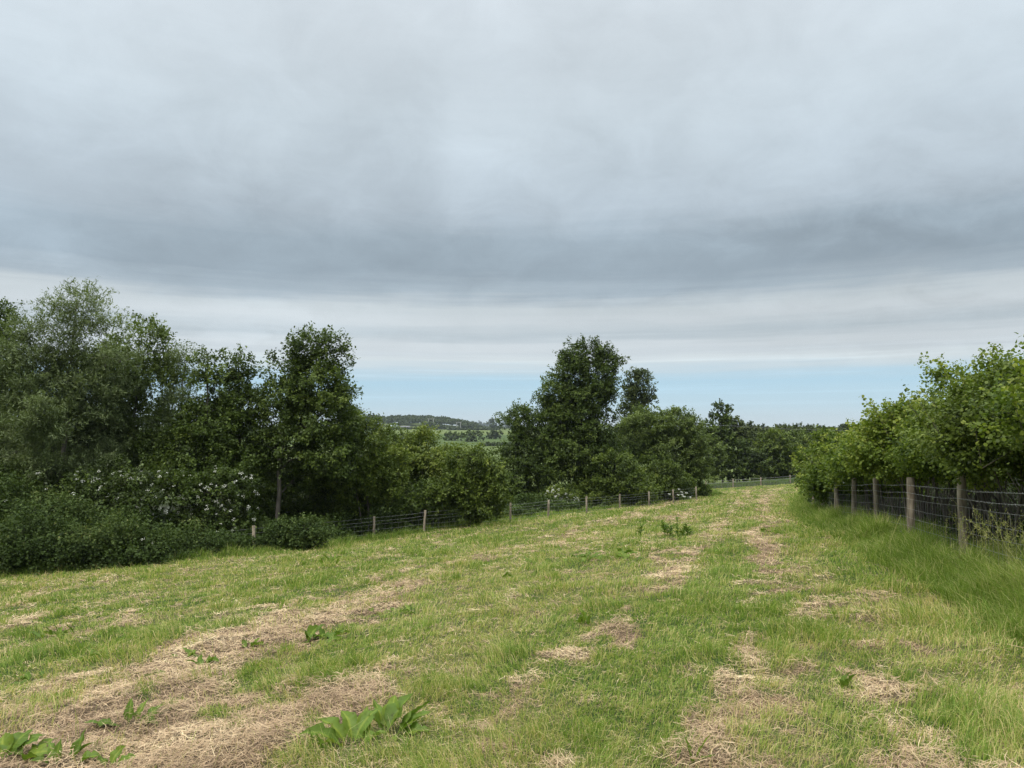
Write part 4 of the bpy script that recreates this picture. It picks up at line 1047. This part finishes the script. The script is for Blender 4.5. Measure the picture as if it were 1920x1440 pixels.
# soft lumps of brighter and darker cloud, spread on a flat ceiling so that they shrink towards the horizon
inv = math_('DIVIDE', 1, math_('ADD', math_('MAXIMUM', Z, 0), .38))
cb_ = n.new('ShaderNodeCombineXYZ'); l.new(math_('MULTIPLY', X_, inv), cb_.inputs[0]); l.new(math_('MULTIPLY', Y_, inv), cb_.inputs[1])
def ceil_noise(scale, loc, detail, rough, dist=0.0):
    mp_ = n.new('ShaderNodeMapping'); mp_.inputs['Location'].default_value = loc; l.new(cb_.outputs[0], mp_.inputs[0])
    nn_ = n.new('ShaderNodeTexNoise'); nn_.inputs['Scale'].default_value = scale; nn_.inputs['Detail'].default_value = detail
    nn_.inputs['Roughness'].default_value = rough; nn_.inputs['Distortion'].default_value = dist
    l.new(mp_.outputs[0], nn_.inputs['Vector']); return nn_.outputs[0]
nD = ceil_noise(2.0, (3.4, 1.8, 0), 6, .55)
nE = ceil_noise(7.0, (8.4, 2.8, 0), 6, .6, .5)
upz = math_('MULTIPLY', math_('SUBTRACT', Z, .08), 7, clamp=True)
v1 = math_('ADD', math_('MULTIPLY', math_('SUBTRACT', nD, .5), .42), math_('MULTIPLY', math_('SUBTRACT', nE, .5), .30))
stk = math_('MULTIPLY', math_('SUBTRACT', noise(7.0, (2.7, 9.2, 1.1), (.35, .35, 16), 5, .6), .52), 4.5, clamp=True)
stk = math_('MULTIPLY', stk, math_('MULTIPLY', math_('MULTIPLY', math_('SUBTRACT', Z, .012), 30, clamp=True), math_('MULTIPLY', math_('SUBTRACT', .12, Z), 30, clamp=True)))
lum = math_('ADD', 1.0, math_('MULTIPLY', v1, upz))
lum = math_('ADD', lum, math_('MULTIPLY', stk, .14))
# broad darker and brighter places of this particular sky
wx = math_('ADD', X_, math_('MULTIPLY', math_('SUBTRACT', nB, .5), .22))
wz = math_('ADD', Z, math_('MULTIPLY', math_('SUBTRACT', nE, .5), .12))
def place(px_, py_, rx, rz, amp):
    global lum
    b_ = ray(px_, py_); b_ = b_ / np.linalg.norm(b_)
    ex = math_('POWER', math_('ABSOLUTE', math_('DIVIDE', math_('SUBTRACT', wx, float(b_[0])), rx)), 2)
    ez = math_('POWER', math_('ABSOLUTE', math_('DIVIDE', math_('SUBTRACT', wz, float(b_[2])), rz)), 2)
    g_ = math_('EXPONENT', math_('MULTIPLY', math_('ADD', ex, ez), -1))
    g_ = math_('MULTIPLY', g_, math_('GREATER_THAN', Y_, 0))
    lum = math_('ADD', lum, math_('MULTIPLY', g_, amp))
place(900, 310, .06, .07, .09)
place(980, 230, .16, .05, .07)
place(330, 440, .20, .075, -.10)
place(30, 400, .11, .05, .20)
place(1650, 455, .30, .045, -.15)
place(1900, 140, .25, .15, .12)
place(120, 90, .3, .12, .07)
place(520, 600, .20, .022, .12)
place(1250, 585, .2, .02, -.05)
place(1700, 620, .2, .03, -.10)
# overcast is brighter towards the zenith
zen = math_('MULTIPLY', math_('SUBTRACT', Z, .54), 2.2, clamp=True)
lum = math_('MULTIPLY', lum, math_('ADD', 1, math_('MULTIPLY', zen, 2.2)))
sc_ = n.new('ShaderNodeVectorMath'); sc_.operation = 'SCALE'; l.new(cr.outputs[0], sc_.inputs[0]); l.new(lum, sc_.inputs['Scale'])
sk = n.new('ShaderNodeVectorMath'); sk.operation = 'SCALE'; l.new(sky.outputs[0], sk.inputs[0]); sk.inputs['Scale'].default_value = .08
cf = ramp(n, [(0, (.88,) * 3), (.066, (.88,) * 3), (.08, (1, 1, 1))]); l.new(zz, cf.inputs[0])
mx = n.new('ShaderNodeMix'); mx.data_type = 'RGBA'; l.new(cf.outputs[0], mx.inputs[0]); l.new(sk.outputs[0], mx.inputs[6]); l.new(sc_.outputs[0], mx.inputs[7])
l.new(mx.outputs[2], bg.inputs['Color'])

sun = bpy.data.lights.new('sun', 'SUN'); sun.energy = 1.5; sun.angle = math.radians(14); sun.color = (1, .96, .89)
so = bpy.data.objects.new('sun', sun); col.objects.link(so)
sd = Vector((math.sin(SUN_AZ) * math.cos(SUN_EL), math.cos(SUN_AZ) * math.cos(SUN_EL), math.sin(SUN_EL)))
so.rotation_euler = sd.to_track_quat('Z', 'Y').to_euler(); so.location = sd * 50

HAZE = True
if HAZE:
    m, t, n, l = nt('haze_air')
    o_ = n.new('ShaderNodeOutputMaterial'); v_ = n.new('ShaderNodeVolumePrincipled')
    v_.inputs['Color'].default_value = (.80, .88, .95, 1); v_.inputs['Density'].default_value = .00013; v_.inputs['Anisotropy'].default_value = .2
    l.new(v_.outputs[0], o_.inputs['Volume'])
    hb = MB(); a_, z0, z1 = 3100., -16., 45.
    vs = [(-a_, -a_, z0), (a_, -a_, z0), (a_, a_, z0), (-a_, a_, z0), (-a_, -a_, z1), (a_, -a_, z1), (a_, a_, z1), (-a_, a_, z1)]
    hb.idx(vs, [[0, 3, 2, 1], [4, 5, 6, 7], [0, 1, 5, 4], [1, 2, 6, 5], [2, 3, 7, 6], [3, 0, 4, 7]])
    hz = hb.build('haze', m); tag(hz, 'thin pale haze filling the air over the far fields', 'haze', kind='stuff')

cam = bpy.data.cameras.new('camera'); cam.sensor_width = 36; cam.lens = 36 * F / 1920; cam.clip_end = 30000; cam.clip_start = .05
co = bpy.data.objects.new('camera', cam); col.objects.link(co); co.location = (0, 0, EYE); co.rotation_euler = (PI / 2 + PITCH, 0, 0)
sc.camera = co
sc.view_settings.view_transform = 'Standard'; sc.view_settings.look = 'None'; sc.view_settings.exposure = .42; sc.view_settings.gamma = 1
sc.cycles.max_bounces = 6; sc.cycles.diffuse_bounces = 3; sc.cycles.transmission_bounces = 4; sc.cycles.volume_bounces = 0
sc.cycles.use_denoising = True; sc.cycles.denoiser = 'OPENIMAGEDENOISE'
sc.cycles.denoising_input_passes = 'RGB_ALBEDO_NORMAL'; sc.cycles.denoising_prefilter = 'NONE'
print('faces', sum(len(o.data.polygons) for o in col.objects if o.type == 'MESH'))
